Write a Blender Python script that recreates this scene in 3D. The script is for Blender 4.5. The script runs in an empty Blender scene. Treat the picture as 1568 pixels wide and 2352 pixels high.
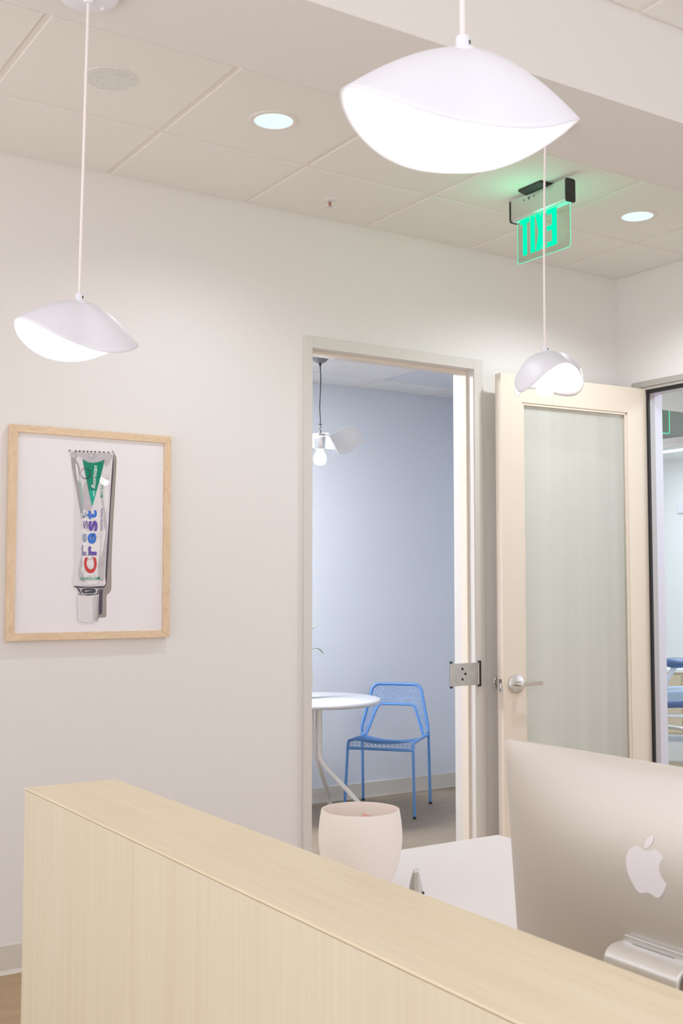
import bpy, bmesh, math, random
import numpy as np
from mathutils import Vector, Matrix
random.seed(7)
C = bpy.data.collections.new('place'); bpy.context.scene.collection.children.link(C)
pi = math.pi; rad = math.radians

# ------------------------------------------------------------------ camera
ZC = 1.3966; FPX = 2612.8
RV = Vector((0.83854449, -0.54483309, 0.00020637)); UV = Vector((-0.03576372, -0.05466543, 0.99786404)); FV = Vector((0.54365807, 0.83676077, 0.06532466))
cd = bpy.data.cameras.new('camera'); cam = bpy.data.objects.new('camera', cd); C.objects.link(cam)
cam.matrix_world = Matrix(((RV.x, UV.x, -FV.x, 0), (RV.y, UV.y, -FV.y, 0), (RV.z, UV.z, -FV.z, ZC), (0, 0, 0, 1)))
cd.sensor_fit = 'HORIZONTAL'; cd.sensor_width = 24; cd.lens = 24 * FPX / 1568; cd.clip_start = .05
cd.dof.use_dof = True; cd.dof.focus_distance = 4.6; cd.dof.aperture_fstop = 16
bpy.context.scene.camera = cam
def pix(px, py, x=None, y=None, z=None):
    """point of the place seen at a spot of the photograph, on a known plane"""
    d = RV * ((px - 784) / FPX) - UV * ((py - 1176) / FPX) + FV
    t = x / d.x if x is not None else (y / d.y if y is not None else (z - ZC) / d.z)
    return Vector((0, 0, ZC)) + d * t

# ------------------------------------------------------------------ materials
def mat(name, col, rough=.5, metal=0., spec=.5, emit=None, es=0., coat=0.):
    m = bpy.data.materials.new(name); m.use_nodes = True
    b = m.node_tree.nodes['Principled BSDF']
    b.inputs['Base Color'].default_value = (*col, 1); b.inputs['Roughness'].default_value = rough
    b.inputs['Metallic'].default_value = metal; b.inputs['Specular IOR Level'].default_value = spec
    b.inputs['Coat Weight'].default_value = coat
    if emit: b.inputs['Emission Color'].default_value = (*emit, 1); b.inputs['Emission Strength'].default_value = es
    return m
def noisy(m, scale=(1, 1, 1), ns=8, amt=.06, bump=0., det=4, rough_amt=0, distort=0):
    """multiply the base colour by soft noise, add optional bump"""
    nt = m.node_tree; N = nt.nodes; b = N['Principled BSDF']; col = tuple(b.inputs['Base Color'].default_value)
    tc = N.new('ShaderNodeTexCoord'); mp = N.new('ShaderNodeMapping'); mp.inputs['Scale'].default_value = scale
    n = N.new('ShaderNodeTexNoise'); n.inputs['Scale'].default_value = ns; n.inputs['Detail'].default_value = det; n.inputs['Distortion'].default_value = distort
    nt.links.new(tc.outputs['Object'], mp.inputs[0]); nt.links.new(mp.outputs[0], n.inputs['Vector'])
    r = N.new('ShaderNodeValToRGB'); r.color_ramp.elements[0].position = .3; r.color_ramp.elements[1].position = .7
    r.color_ramp.elements[0].color = tuple(c * (1 - amt) for c in col[:3]) + (1,); r.color_ramp.elements[1].color = tuple(min(1, c * (1 + amt)) for c in col[:3]) + (1,)
    nt.links.new(n.outputs['Fac'], r.inputs[0]); nt.links.new(r.outputs[0], b.inputs['Base Color'])
    if bump:
        bp = N.new('ShaderNodeBump'); bp.inputs['Strength'].default_value = bump; bp.inputs['Distance'].default_value = .002
        nt.links.new(n.outputs['Fac'], bp.inputs['Height']); nt.links.new(bp.outputs[0], b.inputs['Normal'])
    return m
def wood(name, c0, c1, scale, ns=6, rough=.45, fine=.7, rings=False):
    m = mat(name, c0, rough); nt = m.node_tree; N = nt.nodes; b = N['Principled BSDF']
    tc = N.new('ShaderNodeTexCoord'); mp = N.new('ShaderNodeMapping'); mp.inputs['Scale'].default_value = scale
    n = N.new('ShaderNodeTexNoise'); n.inputs['Scale'].default_value = ns; n.inputs['Detail'].default_value = 6; n.inputs['Roughness'].default_value = .65; n.inputs['Distortion'].default_value = .3
    nt.links.new(tc.outputs['Object'], mp.inputs[0]); nt.links.new(mp.outputs[0], n.inputs['Vector'])
    r = N.new('ShaderNodeValToRGB'); e = r.color_ramp.elements; e[0].position = .3; e[0].color = (*c1, 1); e[1].position = .7; e[1].color = (*c0, 1)
    nt.links.new(n.outputs['Fac'], r.inputs[0]); out = r.outputs[0]
    n2 = N.new('ShaderNodeTexNoise'); n2.inputs['Scale'].default_value = ns * 5; n2.inputs['Detail'].default_value = 3
    nt.links.new(mp.outputs[0], n2.inputs['Vector'])
    r2 = N.new('ShaderNodeValToRGB'); r2.color_ramp.elements[0].position = .35; r2.color_ramp.elements[0].color = (.9, .88, .86, 1); r2.color_ramp.elements[1].position = .6; r2.color_ramp.elements[1].color = (1, 1, 1, 1)
    mx = N.new('ShaderNodeMix'); mx.data_type = 'RGBA'; mx.blend_type = 'MULTIPLY'; mx.inputs[0].default_value = fine
    nt.links.new(n2.outputs['Fac'], r2.inputs[0]); nt.links.new(out, mx.inputs[6]); nt.links.new(r2.outputs[0], mx.inputs[7]); out = mx.outputs[2]
    if rings:   # thin darker growth lines
        w = N.new('ShaderNodeTexNoise'); w.inputs['Scale'].default_value = ns * .8; w.inputs['Detail'].default_value = 1.5; w.inputs['Distortion'].default_value = 1.2
        nt.links.new(mp.outputs[0], w.inputs['Vector'])
        ml = N.new('ShaderNodeMath'); ml.operation = 'MULTIPLY'; ml.inputs[1].default_value = 9
        fr = N.new('ShaderNodeMath'); fr.operation = 'FRACT'; r3 = N.new('ShaderNodeValToRGB')
        r3.color_ramp.elements[0].position = 0; r3.color_ramp.elements[0].color = (.74, .62, .5, 1); r3.color_ramp.elements[1].position = .09; r3.color_ramp.elements[1].color = (1, 1, 1, 1)
        nt.links.new(w.outputs['Fac'], ml.inputs[0]); nt.links.new(ml.outputs[0], fr.inputs[0]); nt.links.new(fr.outputs[0], r3.inputs[0])
        m3 = N.new('ShaderNodeMix'); m3.data_type = 'RGBA'; m3.blend_type = 'MULTIPLY'; m3.inputs[0].default_value = .6
        nt.links.new(out, m3.inputs[6]); nt.links.new(r3.outputs[0], m3.inputs[7]); out = m3.outputs[2]
    nt.links.new(out, b.inputs['Base Color'])
    return m
def emis(name, col, s):
    m = bpy.data.materials.new(name); m.use_nodes = True; N = m.node_tree.nodes; N.remove(N['Principled BSDF'])
    e = N.new('ShaderNodeEmission'); e.inputs[0].default_value = (*col, 1); e.inputs[1].default_value = s
    m.node_tree.links.new(e.outputs[0], N['Material Output'].inputs[0]); return m
def clear(name, tint, ior=1.45, rough=.02):
    m = bpy.data.materials.new(name); m.use_nodes = True; nt = m.node_tree; N = nt.nodes; N.remove(N['Principled BSDF'])
    t = N.new('ShaderNodeBsdfTransparent'); t.inputs[0].default_value = (*tint, 1); g = N.new('ShaderNodeBsdfGlossy'); g.inputs['Roughness'].default_value = rough
    f = N.new('ShaderNodeFresnel'); f.inputs[0].default_value = ior; x = N.new('ShaderNodeMixShader')
    ge = N.new('ShaderNodeNewGeometry'); sb = N.new('ShaderNodeMath'); sb.operation = 'SUBTRACT'; sb.inputs[0].default_value = 1; sb.use_clamp = True; mu = N.new('ShaderNodeMath'); mu.operation = 'MULTIPLY'
    nt.links.new(ge.outputs['Backfacing'], sb.inputs[1]); nt.links.new(f.outputs[0], mu.inputs[0]); nt.links.new(sb.outputs[0], mu.inputs[1])
    nt.links.new(mu.outputs[0], x.inputs[0]); nt.links.new(t.outputs[0], x.inputs[1]); nt.links.new(g.outputs[0], x.inputs[2]); nt.links.new(x.outputs[0], N['Material Output'].inputs[0]); return m
M = {}
M['wall'] = noisy(mat('wall_paint', (.79, .768, .758), .75, spec=.3), ns=160, amt=.012, bump=.05)
M['blue'] = noisy(mat('blue_wall_paint', (.72, .755, .82), .75, spec=.3), ns=160, amt=.012, bump=.05)
M['tile'] = noisy(mat('ceiling_tile', (.81, .80, .78), .9, spec=.2), ns=300, amt=.02, bump=.12)
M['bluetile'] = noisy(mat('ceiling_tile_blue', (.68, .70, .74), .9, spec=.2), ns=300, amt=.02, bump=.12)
M['grid'] = mat('ceiling_grid_paint', (.80, .755, .725), .6)
M['soffit'] = noisy(mat('soffit_paint', (.73, .712, .70), .8, spec=.3), ns=160, amt=.012, bump=.05)
M['floor'] = wood('vinyl_plank', (.46, .325, .19), (.37, .26, .15), (2.2, 9, 1), ns=2.2, rough=.5)
M['floor_blue'] = wood('vinyl_plank_dimmed', (.30, .24, .175), (.23, .18, .13), (2.2, 9, 1), ns=2.2, rough=.5)  # same planks as the main floor, darkened to offset the strong light panel
M['floor_pale'] = noisy(mat('pale_floor', (.62, .56, .44), .6), ns=6, amt=.05)
M['base'] = mat('baseboard_vinyl', (.66, .62, .56), .55)
M['steel_paint'] = noisy(mat('door_frame_paint', (.68, .65, .62), .42), ns=90, amt=.01)
M['door_paint'] = noisy(mat('door_cream_paint', (.76, .675, .575), .42), ns=60, amt=.012)
M['grey_paint'] = mat('grey_frame_paint', (.42, .40, .37), .5)
M['alu'] = mat('aluminium', (.74, .74, .73), .38, 1)
M['chrome'] = noisy(mat('satin_nickel', (.70, .69, .67), .28, 1), (1, 1, 12), ns=40, amt=.05)
M['plate'] = noisy(mat('zinc_plate', (.50, .50, .48), .45, .85), ns=30, amt=.08)
M['black'] = mat('black_rubber', (.012, .011, .012), .55)
M['blackplastic'] = noisy(mat('black_plastic', (.03, .029, .027), .5), ns=250, amt=.5)
M['darkgrey'] = mat('dark_grey', (.14, .14, .14), .5)
M['shade'] = mat('white_enamel', (.77, .775, .85), .48)
M['cord'] = mat('white_cord', (.80, .73, .73), .6)
M['bulb'] = emis('bulb_glow', (1, .93, .84), 34)
M['bulb_cool'] = emis('bulb_glow_cool', (.92, .96, 1), 26)
M['down'] = emis('downlight_glow', (.72, .88, 1), 1.0)
M['panel'] = emis('light_panel_glow', (.95, .97, 1), 78)
M['panel2'] = emis('light_panel_glow_clinic', (.80, .92, 1), 9.5)
M['white'] = mat('white_gloss', (.80, .80, .82), .25)
M['whitemat'] = mat('white_laminate', (.84, .81, .81), .45)
M['tabletop'] = mat('white_table_lacquer', (.66, .675, .71), .3)
M['tabletube'] = mat('white_powder_coat', (.82, .79, .76), .4)
M['bluepc'] = mat('blue_powder_coat', (.095, .25, .56), .42)
M['bowl'] = mat('blush_ceramic', (.89, .815, .75), .6)
M['red'] = mat('pink_card', (.66, .30, .28), .6)
M['maple'] = wood('maple_frame', (.80, .62, .43), (.72, .54, .36), (5, 5, 1.4), ns=5, rings=True)
M['mapleh'] = wood('maple_frame_rail', (.80, .62, .43), (.72, .54, .36), (1.4, 5, 5), ns=5, rings=True)
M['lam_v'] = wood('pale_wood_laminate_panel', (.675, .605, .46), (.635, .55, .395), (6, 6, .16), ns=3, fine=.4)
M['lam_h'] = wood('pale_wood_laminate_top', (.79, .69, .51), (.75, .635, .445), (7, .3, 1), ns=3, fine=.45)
M['lam_edge'] = mat('laminate_edge', (.42, .32, .2), .5)
M['paper'] = mat('print_paper', (.87, .84, .865), .6, spec=.2)
M['glass'] = clear('picture_glass', (.995, .995, .995), 1.3, .01)
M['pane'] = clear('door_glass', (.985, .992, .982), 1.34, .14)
M['acrylic'] = clear('sign_acrylic', (.84, .93, .86), 1.3)
nt_ = M['pane'].node_tree; N_ = nt_.nodes     # brightness put into the glass by a pale diffuse share, streaked like reflections
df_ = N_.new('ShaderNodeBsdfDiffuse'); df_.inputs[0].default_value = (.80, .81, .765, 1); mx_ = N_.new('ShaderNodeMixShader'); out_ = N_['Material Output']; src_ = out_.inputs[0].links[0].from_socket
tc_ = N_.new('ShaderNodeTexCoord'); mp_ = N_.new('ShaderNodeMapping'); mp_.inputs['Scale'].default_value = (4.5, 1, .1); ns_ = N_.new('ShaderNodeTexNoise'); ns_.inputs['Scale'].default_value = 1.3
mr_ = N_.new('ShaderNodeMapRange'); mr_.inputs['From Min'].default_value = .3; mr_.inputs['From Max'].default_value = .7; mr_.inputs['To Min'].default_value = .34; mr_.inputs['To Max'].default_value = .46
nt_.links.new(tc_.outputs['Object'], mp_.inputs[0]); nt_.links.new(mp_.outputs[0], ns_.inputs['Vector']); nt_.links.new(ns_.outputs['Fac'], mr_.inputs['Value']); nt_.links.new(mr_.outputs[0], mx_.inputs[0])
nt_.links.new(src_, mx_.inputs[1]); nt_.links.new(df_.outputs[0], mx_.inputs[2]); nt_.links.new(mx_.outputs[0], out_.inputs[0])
M['exit'] = emis('exit_green', (0.0, .95, .42), 1.05)
M['exitedge'] = emis('exit_edge_green', (.16, .95, .58), 1.0)
M['imac'] = noisy(mat('anodised_aluminium', (.62, .575, .525), .42, .55), ns=900, amt=.05)
M['imac2'] = mat('aluminium_bright', (.80, .78, .75), .3, .6)
M['imac_logo'] = mat('logo_polished', (.74, .70, .72), .3, .0)
M['leafg'] = mat('leaf_green', (.10, .20, .10), .5)
M['leafp'] = mat('leaf_pale', (.42, .55, .38), .5)
M['vase'] = mat('pale_green_vase', (.70, .77, .68), .4)
M['petal'] = mat('petal_paper', (.86, .86, .87), .6)
M['petal'].node_tree.nodes['Principled BSDF'].inputs['Transmission Weight'].default_value = .0
M['vinylblue'] = mat('blue_vinyl', (.10, .17, .36), .35)
M['vinyllight'] = mat('light_blue_vinyl', (.45, .60, .82), .4)
M['cabinet'] = mat('beige_cabinet', (.66, .58, .44), .5)
M['clinic'] = mat('clinic_white', (.80, .84, .86), .6)
M['hallgrey'] = mat('hall_paint', (.52, .56, .54), .8)
M['lilac'] = mat('jamb_paint', (.66, .66, .76), .6)
M['jambgrey'] = mat('jamb_metal_grey', (.47, .45, .46), .5)
M['copper'] = mat('sprinkler_red', (.5, .08, .05), .4)

# ------------------------------------------------------------------ mesh building
class MB:
    def __init__(s): s.v = []; s.f = []; s.m = []; s.cur = 0
    def add(s, vs, fs):
        o = len(s.v); s.v += [tuple(v) for v in vs]; s.f += [tuple(i + o for i in f) for f in fs]; s.m += [s.cur] * len(fs); return s
    def box(s, x0, x1, y0, y1, z0, z1):
        return s.add([(x, y, z) for z in (z0, z1) for y in (y0, y1) for x in (x0, x1)], [(0, 2, 3, 1), (4, 5, 7, 6), (0, 1, 5, 4), (2, 6, 7, 3), (0, 4, 6, 2), (1, 3, 7, 5)])
    def tube(s, pts, r, n=12, cap=True, closed=False):
        pts = [Vector(p) for p in pts]; k = len(pts); rs = r if isinstance(r, (list, tuple)) else [r] * k
        up = None; vs = []
        for i, p in enumerate(pts):
            a = pts[(i - 1) % k] if (i or closed) else p; b = pts[(i + 1) % k] if (i < k - 1 or closed) else p
            t = (b - a).normalized()
            if up is None: up = t.orthogonal().normalized()
            up = (up - t * up.dot(t)).normalized(); w = t.cross(up)
            # widen at bends so the tube keeps its thickness
            sc = 1
            if (0 < i < k - 1) or closed:
                c = (p - a).normalized().dot((b - p).normalized()); sc = 1 / max(.75, math.sqrt(max(.0, (1 + c) / 2)))
            for j in range(n):
                an = 2 * pi * j / n; vs.append(p + (up * math.cos(an) + w * math.sin(an)) * rs[i] * (sc if j % 1 == 0 else 1))
        fs = []
        for i in range(k if closed else k - 1):
            i2 = (i + 1) % k
            for j in range(n): fs.append((i * n + j, i * n + (j + 1) % n, i2 * n + (j + 1) % n, i2 * n + j))
        if cap and not closed: fs.append(tuple(range(n))[::-1]); fs.append(tuple((k - 1) * n + j for j in range(n)))
        return s.add(vs, fs)
    def lathe(s, prof, n=48, c=(0, 0, 0), close=False):
        """prof: (radius, z) list"""
        vs = []; fs = []; k = len(prof)
        for r, z in prof:
            for j in range(n): a = 2 * pi * j / n; vs.append((c[0] + r * math.cos(a), c[1] + r * math.sin(a), c[2] + z))
        for i in range(k - 1 + (1 if close else 0)):
            i2 = (i + 1) % k
            for j in range(n): fs.append((i * n + j, i * n + (j + 1) % n, i2 * n + (j + 1) % n, i2 * n + j))
        if not close: fs.append(tuple(range(n))[::-1]); fs.append(tuple((k - 1) * n + j for j in range(n)))
        return s.add(vs, fs)
    def prism(s, poly, fn, t0, t1):
        """2-D outline placed by fn(u, v, t) and thickened from t0 to t1"""
        n = len(poly); vs = [fn(u, v, t0) for u, v in poly] + [fn(u, v, t1) for u, v in poly]
        return s.add(vs, [tuple(range(n))[::-1], tuple(range(n, 2 * n))] + [(i, (i + 1) % n, (i + 1) % n + n, i + n) for i in range(n)])
    def sphere(s, c, r, n=24, m=14, sq=(1, 1, 1)):
        vs = [(c[0], c[1], c[2] + r * sq[2])]
        for i in range(1, m):
            t = pi * i / m
            for j in range(n): a = 2 * pi * j / n; vs.append((c[0] + r * sq[0] * math.sin(t) * math.cos(a), c[1] + r * sq[1] * math.sin(t) * math.sin(a), c[2] + r * sq[2] * math.cos(t)))
        vs.append((c[0], c[1], c[2] - r * sq[2])); fs = [(0, 1 + j, 1 + (j + 1) % n) for j in range(n)]
        for i in range(m - 2):
            for j in range(n): fs.append((1 + i * n + j, 1 + (i + 1) * n + j, 1 + (i + 1) * n + (j + 1) % n, 1 + i * n + (j + 1) % n))
        o = 1 + (m - 2) * n; e = len(vs) - 1; fs += [(o + (j + 1) % n, o + j, e) for j in range(n)]
        return s.add(vs, fs)
def obj(name, mb, mats, parent=None, smooth=False, bevel=0, seg=2, label=None, fix=True, solid=0, auto=40):
    me = bpy.data.meshes.new(name); me.from_pydata(mb.v, [], mb.f)
    for m in (mats if isinstance(mats, list) else [mats]): me.materials.append(M[m])
    for p, i in zip(me.polygons, mb.m): p.material_index = i
    me.validate()
    if fix:
        b = bmesh.new(); b.from_mesh(me); bmesh.ops.recalc_face_normals(b, faces=b.faces)
        if smooth:
            for f in b.faces: f.smooth = True
            for e in b.edges:
                if len(e.link_faces) == 2 and e.calc_face_angle(0) > rad(auto): e.smooth = False
        b.to_mesh(me); b.free()
    o = bpy.data.objects.new(name, me); C.objects.link(o)
    if parent is not None: o.parent = parent
    if solid: md = o.modifiers.new('thick', 'SOLIDIFY'); md.thickness = solid; md.offset = 0
    if bevel: md = o.modifiers.new('bevel', 'BEVEL'); md.width = bevel; md.segments = seg; md.limit_method = 'ANGLE'; md.angle_limit = rad(35)
    if label: o['label'] = label
    return o
def tag(o, label, cat, group=None):
    o['label'] = label; o['category'] = cat
    if group: o['group'] = group
    return o
def thing(name, label, cat, loc=(0, 0, 0), rz=0, group=None):
    o = bpy.data.objects.new(name, None); C.objects.link(o); o.location = loc; o.rotation_euler = (0, 0, rz); o.empty_display_size = .05
    return tag(o, label, cat, group)
def struct(name, mb, mats, parent=None, **k):
    o = obj(name, mb, mats, parent, **k)
    if parent is None: o['kind'] = 'structure'
    return o
def fillet(pts, r, n=6):
    """round the corners of a polyline"""
    pts = [Vector(p) for p in pts]; rr = r if isinstance(r, (list, tuple)) else [r] * (len(pts) - 2); out = [pts[0]]
    for i in range(1, len(pts) - 1):
        a, p, b = pts[i - 1], pts[i], pts[i + 1]; da = (a - p); db = (b - p); q = min(rr[i - 1], da.length * .49, db.length * .49)
        A = p + da.normalized() * q; B = p + db.normalized() * q
        for k in range(n + 1): t = k / n; out.append(A * (1 - t) ** 2 + p * 2 * t * (1 - t) + B * t * t)
    return out + [pts[-1]]
def rrect(x0, x1, y0, y1, r, n=6):
    o = []
    for cx, cy, a0 in ((x1 - r, y1 - r, 0), (x0 + r, y1 - r, 90), (x0 + r, y0 + r, 180), (x1 - r, y0 + r, 270)):
        for k in range(n + 1): a = rad(a0 + 90 * k / n); o.append((cx + r * math.cos(a), cy + r * math.sin(a)))
    return o
def catmull(pts, n=8, closed=True):
    P = [Vector((*p, 0)) if len(p) == 2 else Vector(p) for p in pts]; k = len(P); out = []
    for i in range(k if closed else k - 1):
        p0, p1, p2, p3 = (P[(i - 1) % k], P[i], P[(i + 1) % k], P[(i + 2) % k]) if closed else (P[max(i - 1, 0)], P[i], P[i + 1], P[min(i + 2, k - 1)])
        for j in range(n):
            t = j / n; out.append(.5 * ((2 * p1) + (p2 - p0) * t + (2 * p0 - 5 * p1 + 4 * p2 - p3) * t * t + (3 * p1 - p0 - 3 * p2 + p3) * t ** 3))
    if not closed: out.append(P[-1])
    return [(q.x, q.y) for q in out] if len(pts[0]) == 2 else out

# ------------------------------------------------------------------ sizes of the place
D = 4.189; H = 3.021; UC = 4.463; Z1 = 2.743; D2 = 6.33; HB = 2.736; T = .6096
XL, XR, ZT = 2.562, 3.468, 2.434           # opening of the doorway into the blue room
WB = D + .13                                # back face of the far wall

# ------------------------------------------------------------------ the room shell
m = MB(); m.box(-1.7, 11, -1.2, 10, -.1, 0); struct('floor', m, 'floor')  # ends short out of view, so fill from below reaches the ceiling
m = MB(); m.box(-1.7, XL, D, WB, 0, H + .1); m.box(XR, 4.78, D, WB, 0, H + .1); m.box(XL, XR, D, WB, ZT, H + .1)
struct('wall_back', m, 'wall')
# right wall with the glazed opening
OY = 4.0; OZ = 2.395
m = MB(); m.box(UC, UC + .108, OY, D, 0, H + .1); m.box(UC, UC + .108, 2.7, OY, OZ, H + .1); m.box(UC, UC + .108, -1, 2.7, 0, H + .1)
struct('wall_right', m, 'wall')
def ceil_grid(name, x0, x1, y0, y1, xs, ys, z, special=None, cell='tile'):
    """suspended ceiling: dropped-edge tiles between T bars; xs, ys are the bar lines"""
    top = MB(); top.box(x0, x1, y0, y1, z + .012, z + .06)
    g = .007
    xl = sorted([x0] + [a for a in xs if x0 + .03 < a < x1 - .03] + [x1]); yl = sorted([y0] + [a for a in ys if y0 + .03 < a < y1 - .03] + [y1])
    tiles = MB()
    for i in range(len(xl) - 1):
        for j in range(len(yl) - 1):
            ax = xl[i] + (g + .005); bx = xl[i + 1] - (g + .005); ay = yl[j] + (g + .005); by = yl[j + 1] - (g + .005)
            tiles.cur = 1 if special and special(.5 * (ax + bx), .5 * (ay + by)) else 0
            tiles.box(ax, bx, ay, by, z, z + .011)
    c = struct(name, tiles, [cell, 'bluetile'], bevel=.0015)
    for v, f in ((top.v, top.f),): pass
    obj('ceiling_slab', top, 'grid', c)
    bars = MB()
    for x in xl: bars.box(max(x0, x - .0125), min(x1, x + .0125), y0, y1, z + .005, z + .0115)
    for y in yl: bars.box(x0, x1, max(y0, y - .0125), min(y1, y + .0125), z + .0045, z + .0112)
    obj('ceiling_grid', bars, 'grid', c)
    return c
X0 = 1.621
ceil_grid('ceiling', -1.7, UC, 2.556, D, [X0 + k * T for k in range(-9, 5)], [D - .503 - k * T for k in range(3)], H)
ceil_grid('ceiling.001', -1.7, UC, -1, 2.17, [2.405 + k * T for k in range(-11, 4)], [2.17 - .012 - k * T for k in range(6)], H)
m = MB(); m.box(-1.7, UC, 2.17, 2.556, Z1, H + .06); struct('ceiling_soffit', m, 'soffit')
# baseboards
def baseboard(name, segs, h=.102):
    m = MB()
    for x0, x1, y0, y1 in segs:
        m.box(x0, x1, y0, y1, 0, h)
    return m
m = MB()
for a, b in ((-1.7, XL - .052), (XR + .052, UC)):
    m.prism([(0, 0), (-.012, 0), (-.008, .006), (-.004, .014), (-.004, .1), (-.002, .104), (0, .104)], lambda u, v, t, a=a, b=b: (a if t == 0 else b, D + u, v), 0, 1)
struct('baseboard_back', m, 'base')
m = MB(); m.box(1.8, 5.26, D2 - .008, D2, 0, .1); m.box(1.8, 5.26, D2 - .014, D2, 0, .008); struct('baseboard_blue_room', m, 'base')

# door frame of the blue room: casing, reveal, stop
fr = MB(); cw = (.040, .055); pf = D - .016
def ring(mb, y0, y1, o, i, zt_o, zt_i):
    o1, o2 = o if isinstance(o, tuple) else (o, o)
    mb.box(XL - o1, XL + i, y0, y1, 0, ZT + zt_o); mb.box(XR - i, XR + o2, y0, y1, 0, ZT + zt_o); mb.box(XL + i, XR - i, y0, y1, ZT - zt_i, ZT + zt_o)
ring(fr, pf, D, cw, 0, .05, 0); ring(fr, WB, WB + .016, cw, 0, .05, 0); ring(fr, pf + .004, WB + .01, 0, .003, 0, .003)
frame = struct('trim_1', fr, 'steel_paint', bevel=.0015)
st = MB(); ring(st, D + .03, D + .075, 0, .014, 0, .014); obj('door_stop', st, 'door_paint', frame, bevel=.001)

# right-hand opening: jamb, header trim, gasket
m = MB(); m.box(UC + .055, UC + .112, OY - .004, OY + .002, 0, OZ); jl = struct('trim_2', m, 'lilac')
m = MB(); m.box(UC - .004, UC + .055, OY - .006, OY + .002, 0, OZ); obj('jamb_rebate', m, 'jambgrey', jl)
m = MB(); m.box(UC - .008, UC + .004, OY - .020, OY - .006, 0, OZ); obj('rubber_gasket', m, 'black', jl)
m = MB(); m.box(UC - .018, UC, 2.0, 4.083, OZ + .022, OZ + .052); m.box(UC - .012, UC, 2.0, 4.075, OZ + .006, OZ + .022); hd = struct('trim_3', m, 'grey_paint', bevel=.001)
m = MB(); m.box(UC - .006, UC + .01, 2.7, OY, OZ - .012, OZ + .006); obj('rubber_gasket', m, 'black', hd)
m = MB(); m.box(UC + .0, UC + .108, 2.7, OY, OZ - .004, OZ); obj('head_lining', m, 'lilac', hd)

# ------------------------------------------------------------------ blue room shell
m = MB(); m.box(1.7, 5.36, D2, D2 + .1, 0, HB + .1); struct('wall_blue_back', m, 'blue')
m = MB(); m.box(1.7, 1.8, WB, D2, 0, HB + .1); struct('wall_blue_left', m, 'blue')
m = MB(); m.box(4.75, 4.87, WB, 5.4, 0, HB + .1); m.box(4.87, 5.26, 5.3, 5.4, 0, HB + .1); m.box(5.26, 5.36, 5.3, D2, 0, HB + .1); struct('wall_blue_right', m, 'blue')
bys = [6.0, 6.0 - T, 6.0 - 2 * T]
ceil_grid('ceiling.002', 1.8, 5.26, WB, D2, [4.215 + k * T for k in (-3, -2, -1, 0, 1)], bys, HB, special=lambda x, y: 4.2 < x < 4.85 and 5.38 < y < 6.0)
# ceiling light of the blue room (hidden from here by the door frame)
t = thing('ceiling_light', 'square flat white light panel in the blue room ceiling', 'ceiling light', (2.386, 5.695, HB - .001))
m = MB(); m.box(-.29, .29, -.29, .29, -.006, 0); obj('light_diffuser', m, 'panel', t)
m = MB()
for a in ((-.3, -.29, -.3, .3), (.29, .3, -.3, .3), (-.29, .29, -.3, -.29), (-.29, .29, .29, .3)): m.box(*a, -.012, 0)
obj('light_frame', m, 'white', t)

# ------------------------------------------------------------------ hall and treatment room beyond the right opening
m = MB(); m.box(UC + .125, 6.6, 1, 8, Z1, Z1 + .1); m.box(6.6, 10, 1, 10, Z1, Z1 + .1); struct('ceiling_hall', m, 'clinic')
m = MB(); m.box(4.87, 6.47, 5.0, 5.012, 2.541, Z1); struct('ceiling_bulkhead', m, 'clinic')
m = MB(); m.box(6.47, 6.6, 1, 8, 2.462, Z1); struct('wall_hall', m, 'hallgrey')
m = MB(); m.box(6.452, 6.62, 1, 8, 2.435, 2.47); m.box(6.47, 6.6, 1, 8, 2.405, 2.435); struct('trim_4', m, 'alu')
m = MB(); m.box(9.5, 9.6, 3, 10, 0, Z1); struct('wall_treatment_right', m, 'clinic')
m = MB(); m.box(6.6, 9.5, 9.4, 9.5, 0, Z1); m.box(4.87, 6.6, 7.9, 8, 0, Z1); struct('wall_treatment_back', m, 'clinic')
m = MB(); m.box(1.8, 4.75, D + .06, D2, 0, .002); m.box(4.75, 5.26, 5.4, D2, 0, .002); struct('floor_blue_room', m, 'floor_blue')  # thin slab added to carry the darkened plank tone
m = MB(); m.box(6.6, 9.5, 3.0, 9.4, 0, .004); struct('floor_treatment', m, 'floor_pale')
def added_panel_light(x, y, label, z=Z1):  # unseen panels, added to make the treatment room and hall bright
    t = thing('ceiling_light', label, 'ceiling light', (x, y, z - .001))
    m = MB(); m.box(-.28, .28, -.58, .58, -.006, 0); obj('light_diffuser', m, 'panel2', t)
    m = MB()
    for a in ((-.3, -.28, -.6, .6), (.28, .3, -.6, .6), (-.28, .28, -.6, -.58), (-.28, .28, .58, .6)): m.box(*a, -.012, 0)
    obj('light_frame', m, 'white', t)
added_panel_light(7.6, 5.9, 'long white light panel added out of view over the dental chair'); added_panel_light(8.6, 7.3, 'long white light panel added out of view at the far end of the treatment room'); added_panel_light(5.4, 3.3, 'long white light panel added out of view in the hall beyond the right opening')

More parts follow.
